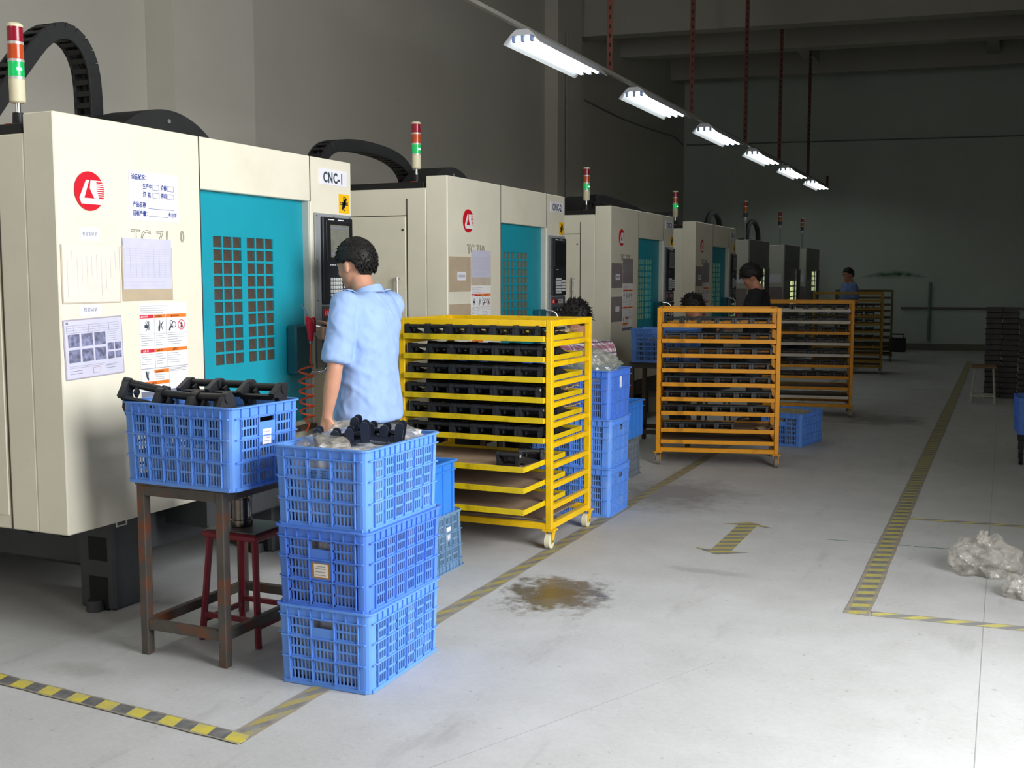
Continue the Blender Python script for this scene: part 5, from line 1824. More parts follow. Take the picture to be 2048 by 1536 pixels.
for k, y in enumerate((9.98, 12.92, 15.85, 18.43, 21.29)):
    t = thing('hanger_bar', '%s brown slotted hanger bar from the camera, holding the lamp trunking' % ordn[k], 'hanger bar', (LX, y, LZ + 0.107), 0, 'slotted hanger bars of the lamp row')
    ztop = ZC - LZ - 0.107
    MB().box(-0.030, -0.026, -0.022, 0.022, 0, ztop).box(-0.026, 0.026, -0.022, -0.018, 0, ztop).build('angle_bar', M['angle'], t)
    sl_ = MB()
    z = 0.05
    while z < ztop - 0.1:
        sl_.box(-0.008, 0.008, -0.0225, -0.0215, z, z + 0.035)
        z += 0.085
    o = sl_.build('slots', M['hole'], t)
    o['kind'] = 'stuff'
e_ = MB().box(LX - 0.02, LX + 0.02, 23.70, 23.74, LZ + 0.06, LZ + 0.30).build('end_bracket', M['angle'])
tag(e_, 'short brown bracket at the far end of the lamp trunking', 'bracket')

# ------------------------------------------------------------------ pipes and conduits on the walls
o = MB().tube([(XL + 0.03, 17.72, 0.0), (XL + 0.03, 17.72, 4.72)], 0.028, 8).build('wall_conduit', M['conduit'], smooth=60)
tag(o, 'pale vertical conduit on the left wall beside the pillar', 'conduit')
o = MB().tube([(XL + 0.255, 16.55, 0.0), (XL + 0.255, 16.55, 5.4)], 0.022, 8).build('wall_conduit', M['conduit'], smooth=60)
tag(o, 'thin vertical conduit on the face of the far pillar', 'conduit')
pts = [(XL + 0.02, 18.0 + k * 0.8, 4.56 - 0.05 * sin(k * 0.55)) for k in range(8)] + [(XL + 0.02, 24.3, 4.5)]
o = MB().tube(pts, 0.016, 6).build('wall_cable', M['greydark'], smooth=60)
tag(o, 'sagging grey cable running along the left wall', 'cable')


def bw(u, z, off=0.03):
    """point on the end wall: u metres from the left corner"""
    return (XL + u * cos(SK) + off * sin(SK), YB + u * sin(SK) - off * cos(SK), z)


o = MB().tube([bw(0.05, 4.5), bw(8.25, 4.46)], 0.014, 6).build('wall_cable', M['greydark'], smooth=60)
tag(o, 'thin straight cable high on the end wall', 'cable')
o = MB().tube([bw(4.7, 0.90, 0.05), bw(8.25, 0.90, 0.05)], 0.026, 8).build('wall_pipe', M['greydark'], smooth=60)
tag(o, 'horizontal pipe low on the end wall', 'pipe')
o = MB().tube([bw(5.28, 0.20, 0.05), bw(5.28, 1.45, 0.05)], 0.030, 8).build('wall_pipe', pmx('green_pipe_paint', S(104, 128, 112)), smooth=60)
tag(o, 'vertical greenish pipe on the end wall', 'pipe')

# ------------------------------------------------------------------ striped floor tape
TY, TD = S(206, 190, 70), S(92, 92, 94)
tm1 = tape_mat('hazard_tape_blocks', 0.15, 0.25, TY, TD, 0.55, 0.030)
tm2 = tape_mat('hazard_tape_diagonal', 0.17, 2.0, S(172, 156, 72), S(124, 121, 116), 1.0, 0.030)
tm3 = tape_mat('hazard_tape_cross', 0.115, 0.35, S(188, 176, 84), S(112, 112, 112), 0.75, 0.038)
tm4 = tape_mat('hazard_tape_slanted', 0.16, -1.6, S(206, 196, 108), S(140, 141, 143), 0.6, 0.028)


def strip(label, p0, p1, w, mat, z=0.0015):
    p0, p1 = Vector((p0[0], p0[1], 0)), Vector((p1[0], p1[1], 0))
    d = p1 - p0
    n = max(2, int(d.length / 0.1))
    r_ = random.Random(label)
    vs, fs = [], []
    for i in range(n + 1):
        x = d.length * i / n
        a, b = r_.uniform(-0.003, 0.003), r_.uniform(-0.003, 0.003)
        vs += [(x, -w / 2 + a, 0), (x, w / 2 + b, 0), (x, w / 2 + b, 0.0012), (x, -w / 2 + a, 0.0012)]
    for i in range(n):
        q = 4 * i
        for e in range(4):
            fs.append((q + e, q + (e + 1) % 4, q + 4 + (e + 1) % 4, q + 4 + e))
    fs += [(0, 1, 2, 3), (4 * n, 4 * n + 3, 4 * n + 2, 4 * n + 1)]
    o = put('floor_tape', MB().add(vs, fs).mesh('floor_tape', mat), None, (p0.x, p0.y, z), (0, 0, math.atan2(d.y, d.x)))
    return tag(o, label, 'floor tape')


strip('black and yellow floor tape crossing the near left foreground', (-2.235, 2.845), (-4.4, 2.98), 0.076, tm1, 0.003)
strip('worn black and yellow floor tape running under the crates and yellow rack', (-2.272, 2.82), (-2.272, 21.0), 0.082, tm2)
strip('broad striped floor tape along the right side of the aisle', (-0.560, 5.10), (-0.545, 22.0), 0.112, tm3)
strip('pale striped floor tape crossing the bright floor at right', (-0.500, 5.137), (1.5, 5.27), 0.072, tm4)
strip('thin dark striped floor tape crossing the floor beyond the plastic bags', (-0.500, 7.33), (1.5, 7.46), 0.062, tm4)
ar = [(0, -0.445), (0.15, -0.33), (0.055, -0.345), (0.055, 0.345), (0.15, 0.33), (0.0, 0.445), (-0.15, 0.33), (-0.055, 0.345), (-0.055, -0.345), (-0.15, -0.33)]
# local x along the arrow
o = MB().prism([(b, a) for a, b in ar], 0, 0.0012, 'z').build('floor_arrow', tape_mat('hazard_tape_arrow', 0.10, 0.5, S(178, 164, 70), S(116, 114, 110), 0.6), loc=(-1.40, 6.36, 0.0015), rot=(0, 0, RD(90)))
tag(o, 'double-headed arrow of striped tape in the middle of the aisle', 'floor arrow')
ln = MB()
for k in range(8):
    ln.box(-1.25 + k * 0.24, -1.25 + k * 0.24 + (0.22 if k % 3 else 0.12), -0.004, 0.004, 0, 0.0006)
o = ln.build('chalk_line', pmx('green_chalk', S(92, 142, 122)), loc=(0.35, 6.62, 0.0012), rot=(0, 0, RD(4)))
tag(o, 'thin broken green line drawn across the floor', 'line')
o['kind'] = 'stuff'

# ------------------------------------------------------------------ people
def blob_chain(mb, pts, rads, n=14, M_=None, sub=3, flat=False):
    """tapered limb with round ends through joints"""
    P, Rr = [], []
    pts = [Vector(p) for p in pts]
    d0 = (pts[1] - pts[0]).normalized()
    for k in (3, 2, 1):
        a = k * pi / 8
        P.append(pts[0] - d0 * rads[0] * sin(a))
        Rr.append(rads[0] * cos(a))
    for i in range(len(pts)):
        P.append(pts[i])
        Rr.append(rads[i])
        if i < len(pts) - 1:
            for s in range(1, sub):
                t = s / sub
                P.append(pts[i].lerp(pts[i + 1], t))
                Rr.append(rads[i] + (rads[i + 1] - rads[i]) * t)
    d1 = (pts[-1] - pts[-2]).normalized()
    for k in (() if flat else (1, 2, 3)):
        a = k * pi / 8
        P.append(pts[-1] + d1 * rads[-1] * sin(a))
        Rr.append(rads[-1] * cos(a))
    mb.tube(P, 0, n, M_, rads=Rr)


def trunk(mb, secs, n=22):
    """elliptical sections along the spine: (x, y, z, rx, ry)"""
    R = []
    for x, y, z, rx, ry in secs:
        ring = []
        for i in range(n):
            a = 2 * pi * i / n
            ca, sa = cos(a), sin(a)
            ring.append((x + rx * math.copysign(abs(ca) ** 0.85, ca), y + ry * math.copysign(abs(sa) ** 0.85, sa), z))
        R.append(ring)
    mb.rings(R)


def voxel(mb, size, it=3, wrinkle=None):
    me = bpy.data.meshes.new('tmp')
    me.from_pydata(mb.v, [], mb.f)
    bm = bmesh.new()
    bm.from_mesh(me)
    bmesh.ops.recalc_face_normals(bm, faces=bm.faces)
    bm.to_mesh(me)
    bm.free()
    o = bpy.data.objects.new('tmp', me)
    COL.objects.link(o)
    md = o.modifiers.new('r', 'REMESH')
    md.mode = 'VOXEL'
    md.voxel_size = size
    dg = bpy.context.evaluated_depsgraph_get()
    dg.update()
    out = bpy.data.meshes.new_from_object(o.evaluated_get(dg))
    bpy.data.objects.remove(o)
    bm = bmesh.new()
    bm.from_mesh(out)
    for _ in range(it):
        bmesh.ops.smooth_vert(bm, verts=bm.verts, factor=0.5, use_axis_x=True, use_axis_y=True, use_axis_z=True)
    if wrinkle:
        bm.normal_update()
        offs = [(v, wrinkle(v.co)) for v in bm.verts]
        for v, a in offs:
            v.co += v.normal * a
    for f in bm.faces:
        f.smooth = True
    bm.to_mesh(out)
    bm.free()
    return out


def cloth_wrinkle(seed, amp=0.006, st=(9, 9, 16)):
    def w(p):
        q = Vector((p.x * st[0] + seed, p.y * st[1], p.z * st[2] * 0.55 + p.x * 6))
        a = noise.noise(q)
        b = 1 - abs(noise.noise(q * 1.7 + Vector((3, seed, 1)))) * 2
        c = 1 - abs(noise.noise(Vector((p.x * 5 + p.z * 5 + seed, p.y * 5 - p.z * 3, p.z * 4)))) * 2.4
        return amp * (0.6 * a + 0.8 * max(0, b - 0.3) + 1.3 * max(0, c - 0.25))
    return w


def hand(mb, wrist, dirn, palm_n, side, curl, spread=0.0, k=1.0):
    """palm with five jointed fingers. dirn: wrist->knuckles, palm_n: palm normal, side=+1/-1 gives the thumb's side"""
    w = Vector(wrist)
    d = Vector(dirn).normalized()
    pn = Vector(palm_n)
    pn = (pn - d * pn.dot(d)).normalized()
    s = d.cross(pn).normalized() * side
    for t, rad in ((0.025, 0.026), (0.055, 0.028), (0.082, 0.026)):
        pass
    for off in (-0.026, -0.009, 0.009, 0.026):
        blob_chain(mb, [w + s * off * 0.6 * k, w + d * 0.045 * k + s * off * 0.9 * k, w + d * 0.085 * k + s * off * k], [0.015 * k, 0.0145 * k, 0.0115 * k], 8)
    lens = ((0.036, 0.038, 0.023, 0.019), (0.012, 0.044, 0.027, 0.021), (-0.012, 0.040, 0.025, 0.020), (-0.034, 0.032, 0.019, 0.017))
    for q, (off, a, b, c) in enumerate(lens):
        p = w + d * (0.086 - 0.004 * abs(q - 1)) * k + s * off * 0.78 * k
        pts = [p - d * 0.02 * k]
        ang = 0.25 * curl
        pts.append(p)
        for seg, f in ((a, 1.0), (b, 1.15), (c, 0.8)):
            ang += curl * f * 0.62
            dd = d * cos(ang) + pn * sin(ang) + s * spread * off * 4
            p = p + dd.normalized() * seg * k
            pts.append(p)
        blob_chain(mb, pts, [0.0095 * k, 0.0095 * k, 0.0088 * k, 0.0080 * k, 0.0072 * k], 8, sub=2)
    # thumb leaves the side of the palm near its base
    p = w + d * 0.022 * k + s * 0.026 * k
    td = (d * 0.72 + s * 0.62 + pn * 0.30).normalized()
    p1 = p + td * 0.042 * k
    td2 = (d * 0.90 + s * 0.25 + pn * (0.30 + 0.4 * curl)).normalized()
    p2 = p1 + td2 * 0.032 * k
    p3 = p2 + (td2 + pn * 0.3 * curl).normalized() * 0.024 * k
    blob_chain(mb, [p - td * 0.012 * k, p, p1, p2, p3], [0.013 * k, 0.013 * k, 0.0115 * k, 0.0105 * k, 0.0085 * k], 8, sub=2)


def head_solid(mb, H):
    """skull, jaw, nose, brow, ears in head space; H is a 4x4 placing the head (origin at ear level, +y the face)"""
    mb.ell((0, -0.008, 0.030), (0.076, 0.094, 0.092), 20, 14, H)
    mb.ell((0, 0.018, -0.030), (0.064, 0.070, 0.085), 18, 12, H)
    mb.ell((0, 0.048, -0.082), (0.040, 0.038, 0.030), 14, 10, H)
    mb.ell((0, 0.060, -0.005), (0.056, 0.028, 0.060), 14, 10, H)
    for s in (-1, 1):
        mb.ell((s * 0.034, 0.062, -0.022), (0.026, 0.022, 0.024), 12, 8, H)
        mb.ell((s * 0.028, 0.078, 0.024), (0.026, 0.012, 0.009), 12, 8, H)
        mb.ell((s * 0.079, 0.000, -0.008), (0.009, 0.017, 0.029), 10, 8, H)
        mb.ell((s * 0.084, -0.006, 0.004), (0.006, 0.014, 0.020), 10, 8, H)
    mb.prism([(0.074, 0.018), (0.110, -0.022), (0.107, -0.030), (0.080, -0.034)], -0.009, 0.009, 'x', H)
    mb.ell((0, 0.098, -0.026), (0.017, 0.013, 0.010), 12, 8, H)
    mb.ell((0, 0.086, -0.056), (0.024, 0.010, 0.006), 12, 8, H)
    mb.ell((0, 0.084, -0.068), (0.021, 0.010, 0.007), 12, 8, H)


def hair_mesh(H, seed, tufts=420, spiky=0.012, back=-0.085, fringe=0.045, side=-0.002, vol=1.0, curl=0.0):
    """cap of hair following a hairline, roughened with small locks"""
    n, m = 56, 40
    R = []
    r_ = random.Random(seed)

    def line(a):
        # a: azimuth, +y is the face
        f = sin(a)
        if f > 0.35:
            t = min(1, (f - 0.35) / 0.5)
            return side + (fringe - side) * t
        if f > -0.25:
            return side
        t = min(1, (-0.25 - f) / 0.5)
        return side + (back - side) * t
    C0 = Vector((0, -0.010, 0.030))
    for j in range(m + 1):
        el = -pi / 2 + pi * (j + 0.5) / (m + 1)
        ring = []
        for i in range(n):
            a = 2 * pi * i / n
            d = Vector((cos(el) * cos(a), cos(el) * sin(a), sin(el)))
            p = Vector((d.x * 0.089, d.y * 0.108, d.z * 0.108))
            z = p.z + C0.z
            if p.y > 0:
                p.y *= 0.90 if z < 0.085 else 0.95
            if z < 0:
                p.x *= 1 - 0.10 * min(1, -z / 0.1)
                p.y *= 1 - 0.16 * min(1, -z / 0.1)
            k = (z - line(a)) / 0.022
            k = max(0.0, min(1.0, k))
            nn = 1 + 0.018 * noise.noise(d * 3 + Vector((seed, 0, 0))) + 0.010 * noise.noise(Vector((d.x * 26, d.y * 26, d.z * 5 + seed)))
            sc = (0.74 + 0.26 * k) * (1 + (vol * nn - 1) * k)
            ring.append(C0 + p * sc)
        R.append(ring)
    mb = MB()
    mb.rings(R, True, H)
    for q in range(tufts):
        a = r_.uniform(0, 2 * pi)
        el = r_.uniform(-0.75, pi / 2)
        d = Vector((cos(el) * cos(a), cos(el) * sin(a), sin(el)))
        p = C0 + Vector((d.x * 0.087, d.y * 0.106, d.z * 0.106)) * vol
        if p.z < line(a) + 0.016:
            continue
        nd = Vector((d.x, d.y, d.z + r_.uniform(-0.5, 0.3)))
        down = Vector((-d.x * 0.2, -0.35 if d.y < 0.3 else 0.35, -0.75 if el < 0.7 else 0.0))
        tip = p + (nd.normalized() * spiky + down * (0.016 + curl * 0.5) * r_.uniform(0.4, 1.2)) + Vector((r_.uniform(-1, 1), r_.uniform(-1, 1), r_.uniform(-1, 1))) * (0.004 + curl)
        mid = (p + tip) / 2 + d * 0.004
        mb.tube([p - d * 0.006, mid, tip], 0, 5, H, rads=[0.0042, 0.0028, 0.0005])
    return mb.mesh('hair', M['hair'], smooth=179)


def face_bits(parent, H, lip=True):
    for s in (-1, 1):
        e = MB()
        e.ell((s * 0.030, 0.074, 0.006), (0.0125, 0.012, 0.0075), 12, 8, H)
        eo = e.build('eye', M['eyewhite'], parent, smooth=80)
        MB().ell((s * 0.030, 0.083, 0.006), (0.0062, 0.0045, 0.0062), 10, 8, H).build('iris', M['iris'], eo, smooth=80)
        MB().ell((s * 0.030, 0.083, 0.025), (0.022, 0.008, 0.0045), 10, 6, H).build('eyebrow', M['hair'], parent, smooth=80)
    MB().ell((0, 0.090, -0.0615), (0.020, 0.0075, 0.0058), 12, 8, H).build('lips', M['lip'], parent, smooth=80)


def person(label, loc, rz, spec):
    """spec: joints in body space (+y forward, +x the person's right)"""
    vx = spec.get('voxel', 0.011)
    skinm = M[spec.get('skin', 'skin')]
    J = spec
    H = Matrix.Translation(J['head']) @ Euler(J.get('head_rot', (0, 0, 0))).to_matrix().to_4x4() @ Matrix.Scale(J.get('hs', 1.0), 4)
    b = MB()
    trunk(b, J['torso'])
    blob_chain(b, J['neck'], J.get('neck_r', [0.062, 0.056, 0.056]), 16)
    head_solid(b, H)
    for side in ('L', 'R'):
        sh, el, wr = J['arm' + side]
        blob_chain(b, [sh, Vector(sh).lerp(Vector(el), 0.5), el, Vector(el).lerp(Vector(wr), 0.35), wr], [0.056, 0.048, 0.041, 0.043, 0.027], 14)
        hd = J.get('hand' + side)
        if hd:
            hand(b, wr, hd[0], hd[1], hd[2], hd[3])
        hp, kn, an, toe = J['leg' + side]
        blob_chain(b, [hp, Vector(hp).lerp(Vector(kn), 0.5), kn, Vector(kn).lerp(Vector(an), 0.35), an], [0.082, 0.072, 0.056, 0.055, 0.038], 14)
        blob_chain(b, [an, toe], [0.040, 0.030], 10)
    bm_ = voxel(b, vx, 2)
    bm_.materials.append(skinm)
    p = put('person', bm_, None, loc, (0, 0, rz))
    tag(p, label, 'person')
    # shirt
    s = MB()
    g = J.get('shirt_gap', 0.014)
    trunk(s, [(x, y, z, rx + g, ry + g) for x, y, z, rx, ry in J['shirt_torso']])
    for side in ('L', 'R'):
        sh, el, wr = [Vector(q) for q in J['arm' + side]]
        e = sh.lerp(el, J.get('sleeve', 0.72))
        blob_chain(s, [sh, sh.lerp(e, 0.5), e], [0.072, 0.073, 0.078], 16, flat=J.get('sleeve', 0.72) < 1)
        if J.get('sleeve', 0.72) >= 1:
            blob_chain(s, [el, el.lerp(wr, 0.85)], [0.060, 0.048], 16)
    sm = voxel(s, max(vx, 0.009), 3, cloth_wrinkle(J.get('seed', 1), J.get('wr', 0.006)))
    sm.materials.append(M[J['shirt']])
    so = put('shirt', sm, p)
    nb = Vector(J['neck'][0])
    if J.get('collar'):
        c = MB()
        cz, tl = J['collar']
        R = []
        for (k, zz, gr) in ((0, 0.0, 0.0), (1, 0.040, -0.006), (2, 0.046, 0.004), (3, 0.010, 0.022), (4, 0.004, 0.014)):
            ring = []
            for i in range(28):
                a = 2 * pi * i / 28
                f = sin(a)
                rr = 0.072 + gr
                ring.append((nb.x + rr * 1.02 * cos(a), nb.y + 0.004 + rr * 1.02 * sin(a), cz + zz - 0.022 * f * 1.4))
            R.append(ring)
        c.rings(R, caps=False)
        cm = c.mesh('collar', M[J['shirt']], smooth=70)
        put('collar', cm, so)
        # shoulder strap on the near shoulder
        for sx in (-1, 1):
            sh = Vector(J['armL' if sx < 0 else 'armR'][0])
            a = Vector((nb.x + sx * 0.085, nb.y + 0.005, cz + 0.012))
            e = Vector((sh.x - sx * 0.01, sh.y + 0.004, sh.z + 0.078))
            mb = MB()
            mid = (a + e) / 2 + Vector((0, 0, 0.012))
            for P0, P1 in ((a, mid), (mid, e)):
                mb.add([P0 + Vector((0, -0.018, 0)), P1 + Vector((0, -0.018, 0)), P1 + Vector((0, 0.018, 0)), P0 + Vector((0, 0.018, 0)), P0 + Vector((0, -0.018, 0.005)), P1 + Vector((0, -0.018, 0.005)), P1 + Vector((0, 0.018, 0.005)), P0 + Vector((0, 0.018, 0.005))],
                       [(0, 3, 2, 1), (4, 5, 6, 7), (0, 1, 5, 4), (1, 2, 6, 5), (2, 3, 7, 6), (3, 0, 4, 7)])
            mb.build('shoulder_strap', M[J['shirt']], so)
    # trousers and shoes
    t = MB()
    trunk(t, J['hips'])
    for side in ('L', 'R'):
        hp, kn, an, toe = [Vector(q) for q in J['leg' + side]]
        blob_chain(t, [hp, hp.lerp(kn, 0.5), kn, kn.lerp(an, 0.5), an + Vector((0, 0, 0.0))], [0.098, 0.090, 0.074, 0.070, 0.064], 16)
    tm = voxel(t, max(vx, 0.012), 3, cloth_wrinkle(5, 0.005))
    tm.materials.append(M[J.get('trousers', 'trousers')])
    put('trousers', tm, p)
    for side in ('L', 'R'):
        hp, kn, an, toe = [Vector(q) for q in J['leg' + side]]
        d = (toe - an)
        d.z = 0
        d.normalize()
        zf = an.z - 0.075
        heel = Vector((an.x, an.y, zf + 0.038)) - d * 0.045
        tip = Vector((an.x, an.y, zf + 0.030)) + d * 0.175
        mb = MB()
        blob_chain(mb, [heel, heel.lerp(tip, 0.45) + Vector((0, 0, 0.012)), tip], [0.040, 0.045, 0.034], 14)
        mb.v = [(x, y, max(z, zf)) for x, y, z in mb.v]
        mb.build('shoe', M['shoe'], p, smooth=60)
    hm = hair_mesh(H, J.get('seed', 1), **J.get('hair', {}))
    put('hair', hm, p)
    face_bits(p, H)
    return p


def standing(H=1.70, **kw):
    """joint set of a standing adult"""
    k = H / 1.70
    sp = dict(
        torso=[(0, 0.0, 0.86, 0.135, 0.095), (0, 0.0, 0.95, 0.150, 0.108), (0, 0.004, 1.06, 0.134, 0.096), (0, 0.004, 1.18, 0.145, 0.104), (0, 0.0, 1.30, 0.162, 0.112), (0, -0.008, 1.38, 0.165, 0.098), (0, -0.014, 1.43, 0.120, 0.072), (0, -0.014, 1.46, 0.07, 0.06)],
        neck=[(0, -0.018, 1.42), (0, -0.004, 1.49), (0, 0.008, 1.55)],
        head=(0, 0.022, 1.585), head_rot=(0, 0, 0),
        armL=((-0.178, -0.008, 1.385), (-0.232, -0.020, 1.095), (-0.240, 0.06, 0.855)),
        armR=((0.178, -0.008, 1.385), (0.232, -0.020, 1.095), (0.240, 0.06, 0.855)),
        handL=((0, 0.15, -1), (1, 0, 0), 1, 0.45), handR=((0, 0.15, -1), (-1, 0, 0), -1, 0.45),
        legL=((-0.085, 0, 0.88), (-0.095, 0.015, 0.47), (-0.105, -0.02, 0.075), (-0.115, 0.15, 0.035)),
        legR=((0.085, 0, 0.88), (0.095, 0.015, 0.47), (0.105, -0.02, 0.075), (0.115, 0.15, 0.035)),
        shirt_torso=[(0, 0.0, 0.775, 0.178, 0.140), (0, 0.002, 0.85, 0.176, 0.138), (0, 0.002, 0.95, 0.164, 0.124), (0, 0.000, 1.05, 0.160, 0.120), (0, -0.002, 1.16, 0.166, 0.124), (0, -0.006, 1.29, 0.172, 0.124), (0, -0.012, 1.37, 0.172, 0.106), (0, -0.016, 1.425, 0.135, 0.076), (0, -0.014, 1.448, 0.080, 0.062)],
        hips=[(0, 0, 0.80, 0.145, 0.100), (0, 0, 0.90, 0.145, 0.104), (0, 0, 0.99, 0.140, 0.100)],
    )

    def sc(v):
        if isinstance(v, (list, tuple)) and v and isinstance(v[0], (int, float)):
            return tuple(x * k for x in v)
        return type(v)(sc(x) for x in v)
    for key in ('torso', 'neck', 'armL', 'armR', 'legL', 'legR', 'shirt_torso', 'hips', 'head'):
        sp[key] = sc(sp[key])
    sp.update(kw)
    return sp


# the worker at the first machine: faces the operator panel, left arm hanging, blow gun in the right hand
w1 = standing(1.70, shirt='shirt', collar=(1.418, 0), sleeve=0.92, voxel=0.0062, seed=3, wr=0.008,
              head=(0.0, 0.075, 1.588), head_rot=(RD(-13), 0, RD(4)), hs=1.06,
              neck=[(0, -0.005, 1.42), (0, 0.025, 1.48), (0, 0.055, 1.55)], neck_r=[0.066, 0.060, 0.058],
              armL=((-0.182, -0.010, 1.385), (-0.262, -0.010, 1.070), (-0.268, 0.045, 0.815)),
              handL=((0, 0.12, -1), (1, 0.1, 0), 1, 0.5),
              armR=((0.182, -0.008, 1.385), (0.205, 0.115, 1.130), (0.010, 0.235, 1.222)),
              handR=((-1.0, 0.10, 0.10), (0.05, 1, 0.0), -1, 1.35),
              hair=dict(tufts=1500, spiky=0.003, back=-0.105, fringe=0.045, side=0.004, vol=1.03))
W1 = (-3.085, 5.020, 0.0)
person('worker in a pale blue short-sleeved shirt holding a red blow gun at the first machine', W1, RD(80), w1)

# red blow gun with its coiled orange air hose
gx, gy, gz = -3.365, 4.905, 1.262
ag = thing('blow_gun', 'red air blow gun with bent nozzle and coiled orange hose in the worker\'s hand', 'blow gun', (gx, gy, gz))
body = MB()
blob_chain(body, [(0, 0, -0.06), (0, 0, 0.0), (0.0, -0.01, 0.035)], [0.015, 0.022, 0.020], 12)
blob_chain(body, [(0.0, -0.01, 0.035), (0.0, -0.03, 0.055)], [0.018, 0.009], 12)
body.build('gun_body', M['redplastic'], ag, smooth=60)
MB().tube(catmull([(0.0, 0.005, 0.045), (0.0, 0.035, 0.050), (0.0, 0.042, 0.03), (0.0, 0.040, -0.03)], 0.01), 0.006, 8).build('trigger', M['redplastic'], ag, smooth=60)
MB().tube([(0, -0.02, 0.05), (0, -0.060, 0.105), (0, -0.078, 0.125)], 0.0045, 8).build('nozzle', M['chrome'], ag, smooth=60)
MB().cyl((0, 0, -0.06), (0, 0, -0.085), 0.010, n=10).build('hose_fitting', M['steel'], ag, smooth=40)
pts = [(0, 0, -0.085), (-0.005, 0.004, -0.14), (-0.012, 0.010, -0.185)]
nt_ = 5.5
for q in range(int(nt_ * 14)):
    a = 2 * pi * q / 14
    pts.append((-0.045 + 0.036 * cos(a), 0.020 + 0.042 * sin(a), -0.20 - 0.30 * q / (nt_ * 14)))
pts += [(-0.03, 0.02, -0.52), (-0.05, 0.02, -0.56)]
MB().tube(pts, 0.0052, 8).build('coiled_hose', M['orangehose'], ag, smooth=60)


def seated(**kw):
    sp = dict(
        torso=[(0, -0.02, 0.44, 0.150, 0.120), (0, -0.02, 0.52, 0.150, 0.115), (0, 0.02, 0.64, 0.140, 0.105), (0, 0.06, 0.76, 0.150, 0.108), (0, 0.10, 0.87, 0.165, 0.110), (0, 0.14, 0.95, 0.165, 0.098), (0, 0.17, 1.00, 0.115, 0.072), (0, 0.18, 1.03, 0.07, 0.06)],
        neck=[(0, 0.165, 0.99), (0, 0.20, 1.06), (0, 0.225, 1.11)],
        head=(0, 0.245, 1.150), head_rot=(RD(-32), 0, 0),
        armL=((-0.180, 0.135, 0.955), (-0.245, 0.21, 0.700), (-0.13, 0.44, 0.720)),
        armR=((0.180, 0.135, 0.955), (0.245, 0.21, 0.700), (0.13, 0.44, 0.720)),
        handL=((0.4, 1, 0), (0, 0, -1), -1, 0.6), handR=((-0.4, 1, 0), (0, 0, -1), 1, 0.6),
        legL=((-0.09, 0.0, 0.52), (-0.15, 0.40, 0.50), (-0.15, 0.36, 0.075), (-0.16, 0.52, 0.035)),
        legR=((0.09, 0.0, 0.52), (0.15, 0.40, 0.50), (0.15, 0.36, 0.075), (0.16, 0.52, 0.035)),
        hips=[(0, -0.02, 0.44, 0.160, 0.130), (0, -0.02, 0.52, 0.162, 0.128), (0, 0.0, 0.60, 0.148, 0.112)],
    )
    def up(z):
        return 0.44 + (z - 0.44) * 1.11 if z > 0.44 else z
    sp['torso'] = [(x, y, up(z), rx, ry) for x, y, z, rx, ry in sp['torso']]
    for key in ('neck', 'armL', 'armR'):
        sp[key] = tuple((x, y, up(z)) for x, y, z in sp[key])
    sp['head'] = (sp['head'][0], sp['head'][1], up(sp['head'][2]))
    sp['shirt_torso'] = [(x, y, z, rx + 0.004, ry + 0.006) for x, y, z, rx, ry in sp['torso'][1:]]
    sp.update(kw)
    return sp


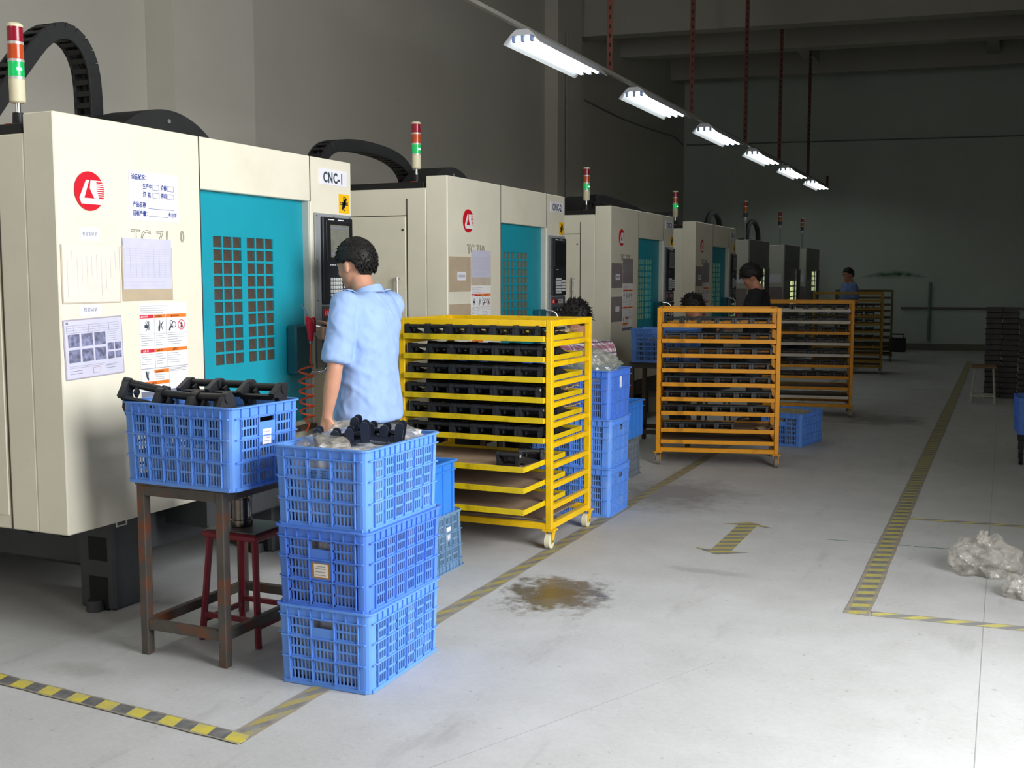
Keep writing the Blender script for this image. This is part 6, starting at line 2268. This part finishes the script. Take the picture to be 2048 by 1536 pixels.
person('worker in a red and white plaid shirt sitting bent over behind the near yellow rack', (-2.585, 7.26, 0.0), RD(58), seated(shirt='plaid', sleeve=1.0, shirt_gap=0.024, seed=7, skin='skindim', hair=dict(tufts=700, spiky=0.016, back=-0.09, fringe=0.04, side=-0.01, vol=1.07, curl=0.010)))
o = thing('seat_box', 'low seat under the worker in the plaid shirt', 'seat', (-2.575, 7.26, 0.0))
for sx in (-1, 1):
    for sy in (-1, 1):
        MB().tube([(sx * 0.13, sy * 0.12, 0), (sx * 0.11, sy * 0.10, 0.375)], 0.012, 6).build('leg', M['rust'], o)
MB().box(-0.14, 0.14, -0.13, 0.13, 0.375, 0.40).build('seat', M['stoolwood'], o, bevel=0.006)
person('worker with dark hair sitting hidden behind the amber rack', (-2.60, 10.82, 0.0), RD(90), seated(shirt='blackshirt', sleeve=1.0, seed=9, skin='skindim', voxel=0.016, hair=dict(tufts=500, spiky=0.016, back=-0.09, fringe=0.04, side=-0.01, vol=1.05, curl=0.008)))
o = thing('seat_box', 'low seat under the hidden worker behind the amber rack', 'seat', (-2.60, 10.80, 0.0))
for sx in (-1, 1):
    for sy in (-1, 1):
        MB().tube([(sx * 0.13, sy * 0.12, 0), (sx * 0.11, sy * 0.10, 0.375)], 0.012, 6).build('leg', M['rust'], o)
MB().box(-0.14, 0.14, -0.13, 0.13, 0.375, 0.40).build('seat', M['stoolwood'], o, bevel=0.006)

w3 = standing(1.66, shirt='blackshirt', sleeve=0.8, seed=11, skin='skindim', head_rot=(RD(-30), 0, 0), head=(0, 0.055, 1.535), neck=[(0, -0.018, 1.39), (0, 0.012, 1.45), (0, 0.035, 1.50)],
              armL=((-0.176, -0.008, 1.352), (-0.235, 0.06, 1.075), (-0.16, 0.27, 1.02)), armR=((0.176, -0.008, 1.352), (0.235, 0.06, 1.075), (0.16, 0.27, 1.02)),
              handL=((0.2, 1, 0), (0, 0, -1), -1, 0.6), handR=((-0.2, 1, 0), (0, 0, -1), 1, 0.6),
              hair=dict(tufts=600, spiky=0.010, back=-0.10, fringe=0.030, side=-0.012, vol=1.10))
person('young worker in a black shirt with head bowed behind the amber rack', (-2.345, 11.45, 0.0), RD(98), w3)
w4 = standing(1.70, shirt='blueshirt', sleeve=0.75, seed=13, skin='skindim', voxel=0.014, head_rot=(RD(-10), 0, RD(20)),
              hair=dict(tufts=250, spiky=0.006, back=-0.08, fringe=0.05, side=0.01, vol=0.98))
person('worker in a blue shirt standing far back by the end wall', (-2.50, 20.05, 0.0), RD(120), w4)
